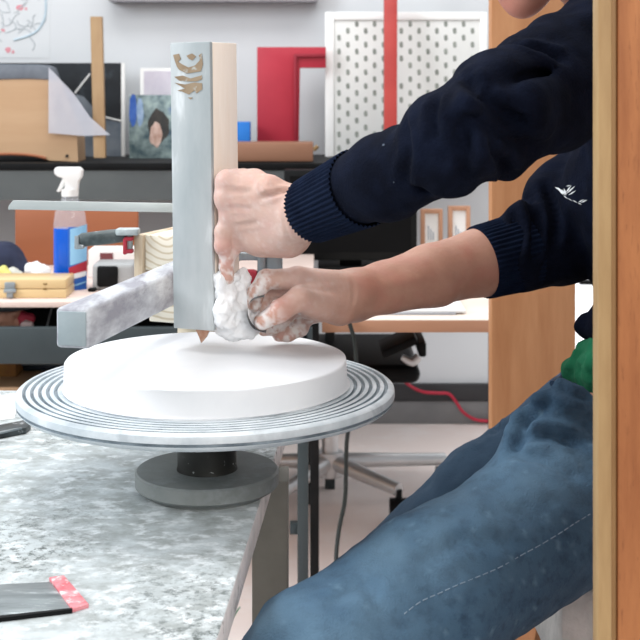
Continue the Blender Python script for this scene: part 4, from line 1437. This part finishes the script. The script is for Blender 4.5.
# peg board
pg = thing('peg_board', P(405, 160, 3.93), 'white pegboard with rows of staggered slots leaning behind the raised arm', 'pegboard')
Yg = 3.93
a_, b_ = P(325, 160, Yg), P(487, 12, Yg)
pegbm = box2(B(), (a_.x, Yg, SZ + .001), (b_.x, Yg + .012, b_.z), bev=.006)
bm = B()
a2, b2 = P(334, 165, Yg), P(480, 20, Yg)
box2(bm, (a_.x, Yg - .006, SZ + .001), (a2.x, Yg + .002, b_.z), bev=.003)
box2(bm, (b2.x, Yg - .006, SZ + .001), (b_.x, Yg + .002, b_.z), bev=.003)
box2(bm, (a2.x, Yg - .006, b2.z), (b2.x, Yg + .002, b_.z), bev=.003)
part('rim', bm, M('white_rim', (238, 239, 237), (232, 233, 231), rough=.4), pg)
px = 339
col_i = 0
while px < 477:
    py = 24 + (6.9 if col_i % 2 else 0)
    while py < 156:
        if random.random() > .03:
            c = P(px, py, Yg)
            n = 10
            pts = []
            for i in range(n):
                t_ = 2 * math.pi * i / n
                pts.append(Vector((c.x + .0058 * math.cos(t_), Yg - .0004, c.z + .0055 * math.sin(t_) + (.0038 if math.sin(t_) > 0 else -.0038))))
            prism(pegbm, pts, (0, .0006, 0), mi=1)
        py += 13.8
    px += 8.9
    col_i += 1
part('board', pegbm, [M('white_pegboard', (214, 215, 212), (207, 208, 205), rough=.5), M('slot_grey', (146, 152, 144), (118, 122, 116), scale=50)], pg)
# red batten in front of the pegboard
bm = B()
prism(bm, [P(384, 158, 3.74), P(397, 158, 3.74), P(397.5, -40, 3.86), P(384, -40, 3.86)], (0, .025, 0), bev=.002)
single('red_batten', bm, m_redwood, 'tall red batten leaning upright in front of the white pegboard', 'batten')
# sketch on the wall
sk = thing('wall_sketch', P(15, 60, WY - .003), 'pale ink and colour sketch pinned to the wall at the upper left', 'drawing')
a_, b_ = P(-30, 58, WY), P(50, -20, WY)
skbm = box2(B(), (a_.x, WY - .0012, a_.z), (b_.x, WY - .0002, b_.z))
ys = WY - .0016
tube(skbm, [P(x, y, ys) for x, y in [(45, -10), (46, 8), (44, 20), (38, 30), (28, 36), (14, 40)]], .004, 6, mi=1, curve=5)
for i in range(24):
    x, y = random.uniform(-5, 42), random.uniform(-5, 46)
    pts = [P(x, y, ys)]
    ang = random.uniform(0, 6.28)
    for j in range(4):
        ang += random.uniform(-.9, .9)
        x += 4 * math.cos(ang)
        y += 4 * math.sin(ang)
        pts.append(P(min(x, 47), min(y, 52), ys))
    tube(skbm, pts, .0016, 5, mi=2, curve=4)
for (x, y, r_) in ((20, 8, 3.5), (8, 50, 3.2), (13, 52, 2), (3, 30, 2), (26, 9, 1.6)):
    prism(skbm, [P(x + r_ * math.cos(i * .9) * random.uniform(.6, 1.2), y + r_ * math.sin(i * .9) * random.uniform(.6, 1.2), ys - .0004) for i in range(7)], (0, .0006, 0), mi=3)
part('paper', skbm, [M('sketch_paper', (208, 211, 213), (202, 206, 208), scale=5), M('blue_wash', (176, 194, 206), (190, 206, 214), scale=40),
                     M('ink_grey', (168, 174, 178), (184, 190, 194), scale=40), M('red_blot', (206, 124, 136), (214, 150, 158), scale=40)], sk)

# ------------------------------------------------------------------ desk, monitor, chair at the back
DZ = C - 0.47
dk = thing('desk', (0.2, 3.0, 0), 'pale wooden desk with a plywood edge behind the forearms', 'desk')
dxa, dxb = 0.004, P(525, 320, 2.6).x
part('desktop', box2(B(), (dxa, 2.6, DZ - .025), (dxb, 3.46, DZ - .0012), bev=.001), m_deskedge, dk)
part('surface_sheet', box2(B(), (dxa + .001, 2.601, DZ - .001), (dxb - .001, 3.459, DZ), bev=.0003), M('cream_top', (236, 222, 208), (228, 212, 196), scale=6, rough=.4), dk)
for x, y in ((0.026, 3.42), (dxb - .014, 2.72), (dxb - .014, 2.95)):
    part('leg', box2(B(), (x - .013, y - .013, 0), (x + .013, y + .013, DZ - .025), bev=.002), m_slate, dk)
# notepad & frames
np_ = thing('notepad', (P(410, 314, 2.66).x, 2.7, DZ), 'white notepad with a grey edge lying on the desk below the lower forearm', 'notepad')
a_, b_ = P(365, 317, 2.68), P(455, 317, 2.68)
part('pages', box2(B(), (a_.x, 2.66, DZ + .004), (b_.x + .02, 2.95, DZ + .009), bev=.001), m_paper, np_)
part('backing', box2(B(), (a_.x - .004, 2.655, DZ), (b_.x, 2.94, DZ + .0038), bev=.001), M('grey_card', (168, 170, 176), (158, 160, 166)), np_)
for px, w_, top, lab in ((431.5, 22, 209, 'left of two small wood-framed white pictures standing at the back of the desk'), (459, 22, 206, 'right of two small wood-framed white pictures standing at the back of the desk')):
    f_ = thing('picture_frame', P(px, 262, 3.4), lab, 'picture frame', 'small wooden picture frames on the desk')
    a_, b_ = P(px - w_ / 2, 258, 3.4), P(px + w_ / 2, top, 3.4)
    bm = B()
    t_ = .011
    box2(bm, (a_.x, 3.39, DZ), (a_.x + t_, 3.41, b_.z), bev=.001)
    box2(bm, (b_.x - t_, 3.39, DZ), (b_.x, 3.41, b_.z), bev=.001)
    box2(bm, (a_.x + t_, 3.39, b_.z - t_), (b_.x - t_, 3.41, b_.z), bev=.001)
    box2(bm, (a_.x + t_, 3.39, DZ), (b_.x - t_, 3.41, DZ + t_), bev=.001)
    part('frame', bm, m_deskedge, f_)
    part('picture', box2(B(), (a_.x + t_, 3.398, DZ + t_), (b_.x - t_, 3.404, b_.z - t_)), m_paper, f_)
    bm = B()
    for q_ in range(3):
        tube(bm, [P(px - 3 + q_ * 2.4, 240, 3.397), P(px - 3 + q_ * 2.4, 226 + q_ * 3, 3.397)], .0015, 5)
    part('pencil_strokes', bm, M('stroke_grey', (150, 160, 176), (170, 180, 190)), f_)
mo = thing('monitor', P(345, 262, 3.3), 'black flat monitor standing on the desk beneath the navy sleeve', 'monitor')
a_, b_ = P(284, 260.5, 3.3), P(417, 170, 3.3)
part('casing', box2(B(), (a_.x, 3.3, a_.z), (b_.x, 3.34, b_.z), bev=.004), m_black, mo)
a2, b2 = P(290, 252, 3.3), P(411, 176, 3.3)
part('screen', box2(B(), (a2.x, 3.2985, a2.z), (b2.x, 3.3005, b2.z)), M('dark_screen', (15, 15, 16), (18, 18, 19), rough=.6, spec=.05), mo)
part('stand', box2(B(), (P(340, 0, 3.3).x, 3.34, DZ), (P(362, 0, 3.3).x, 3.36, b_.z - .1), bev=.002), m_black, mo)
part('foot', box2(B(), (P(318, 0, 3.3).x, 3.29, DZ), (P(384, 0, 3.3).x, 3.44, DZ + .008), bev=.002), m_black, mo)
# office chair
CX, CY = P(330, 0, 3.3).x, 3.3
oc = thing('office_chair', (CX, CY, 0), 'black office chair with a chrome star base under the desk', 'office chair')
zs = C - 0.66
fq = Field((CX - .3, CY - .3, zs - .09), (CX + .3, CY + .3, zs + .06), .008)
bm = B()
a_, b_ = P(232, 356, CY), P(424, 340, CY)
box2(bm, (CX - .235, CY - .2, zs - .055), (CX + .215, CY + .22, zs - .01), bev=.02, seg=3)
part('seat', bm, m_black, oc)
bm = B()
box(bm, P(420, 343, 3.12), (.018, .16, .035), bev=.005)
box(bm, P(398, 342, 3.12), (.09, .14, .02), rot=Matrix.Rotation(R(-24), 4, 'Y'), bev=.005)
part('mechanism', bm, m_black, oc)
tube(bm := B(), [P(402, 357, 3.08), P(412, 362, 3.08), P(419, 356, 3.08)], [.007, .011, .010], 10, curve=4)
part('lever', bm, m_chrome, oc)
tube(bm := B(), [P(392, 348, 3.09), P(413, 340, 3.09)], .005, 8)
part('adjuster', bm, m_steel, oc)
tube(bm := B(), [(CX, CY, 0.075), (CX, CY, zs - .05)], .021, 20)
part('gas_column', bm, m_chrome, oc)
bm = B()
tube(bm, [(CX, CY, .07), (CX, CY, .13)], .034, 20)
part('base_hub', bm, m_chrome, oc)
ends = [Vector((.165, -.16, 0)), Vector((.30, .10, 0)), Vector((.0, .28, 0)), Vector((-.26, .08, 0)), Vector((-.13, -.2, 0))]
for e in ends:
    h_ = Vector((CX, CY, .105)) + e.normalized() * .02
    t_ = Vector((CX, CY, .082)) + e
    tube(bm := B(), [h_, h_.lerp(t_, .5), t_], [.021, .018, .016], 12)
    part('base_arm', bm, m_chrome, oc)
    bm = B()
    tube(bm, [t_ + Vector((-.022, 0, -.05)), t_ + Vector((.022, 0, -.05))], .030, 16)
    tube(bm, [t_ + Vector((0, 0, -.03)), t_], .008, 8)
    part('caster', bm, m_black, oc)
box2(bm := B(), (CX - .2, CY - .26, zs + .1), (CX + .18, CY - .23, zs + .18), bev=.01)
bm.free()
# cords
single('red_cable', tube(B(), [P(395, 366, 3.9), P(402, 378, 3.95), P(412, 387, 3.98), P(424, 392, 4.03), P(438, 393, 4.04), P(449, 394, 4.04), P(456, 402, 4.04), P(463, 412, 4.04), P(474, 419, 4.05), P(486, 421, 4.05), P(505, 421, 4.06)], .005, 8, curve=6), m_redcord,
       'red cable hanging along the dark skirting under the desk', 'cable')
single('black_cable', tube(B(), [P(346, 318, 2.595), P(349, 322, 2.585), P(354, 340, 2.58), P(356, 365, 2.58), P(353, 400, 2.58), P(347, 440, 2.58), P(346, 470, 2.58), P(345, 500, 2.58), P(339, 530, 2.57), P(336, 560, 2.55), P(335, 612, 2.5), P(320, 640, 2.46), P(300, 642, 2.44)], .0042, 8, curve=6), m_cord,
       'thin black cable hanging from the desk edge down behind the wheel', 'cable')
single('green_cable', tube(B(), [(-.30, 1.9, .006), P(237, 612, 2.62) * 1.0, P(246, 614, 2.62), P(256, 617, 2.62), (-.05, 2.5, .006)], .003, 6, curve=4), m_green, 'thin green cable on the floor under the work table', 'cable')

# steel scraper pinched in the lower hand
arc = [P(264, 297, 1.347), P(253, 300, 1.345), P(247, 309, 1.344), P(248, 320, 1.344), P(254, 329, 1.345), P(266, 333, 1.347)]
arc = smooth_path(arc, 6)
bm = B()
rows = [[bm.verts.new(p + Vector((0, y, 0))) for y in (0, .016)] for p in arc]
for i in range(len(rows) - 1): bm.faces.new((rows[i][0], rows[i + 1][0], rows[i + 1][1], rows[i][1]))
bmesh.ops.solidify(bm, geom=bm.faces[:], thickness=0.0016)
single('curved_scraper', bm, M('dark_steel', (92, 98, 100), (150, 156, 158), scale=50, rough=.35, metal=.5), 'small curved steel scraper pinched under the thumb of the lower hand', 'scraper')

# ------------------------------------------------------------------ light
w = bpy.data.worlds.new('world')
bpy.context.scene.world = w
w.use_nodes = True
w.node_tree.nodes['Background'].inputs[0].default_value = lin((240, 244, 250))
w.node_tree.nodes['Background'].inputs[1].default_value = 0.55


def area(name, loc, target, sx, sy, power, col=(255, 255, 255)):
    l = bpy.data.lights.new(name, 'AREA')
    l.shape = 'RECTANGLE'
    l.size, l.size_y = sx, sy
    l.energy = power
    l.color = lin(col)[:3]
    o = bpy.data.objects.new(name, l)
    COL.objects.link(o)
    o.location = loc
    o.rotation_euler = (Vector(target) - Vector(loc)).to_track_quat('-Z', 'Y').to_euler()
    return o


area('window_light', (-2.6, 1.2, 2.3), (0, 1.5, 0.8), 1.6, 1.4, 86, (246, 250, 255))
area('overhead_fill', (-0.3, 1.5, 2.9), (-0.2, 1.6, 0), 1.6, 1.2, 30, (255, 254, 252))  # area lamp above the wheel, added with no fixture in view
area('back_wall_fill', (0.0, 3.0, 2.7), (0.0, 3.6, 0), 2.4, 0.6, 31, (253, 254, 255))  # unseen area lamp added to brighten the back wall
area('front_fill', (0.7, -0.8, 1.9), (0, 1.5, 0.8), 1.6, 1.2, 34, (255, 250, 245))
vs = bpy.context.scene.view_settings
vs.view_transform = 'Standard'
vs.look = 'None'
vs.exposure = 0.0
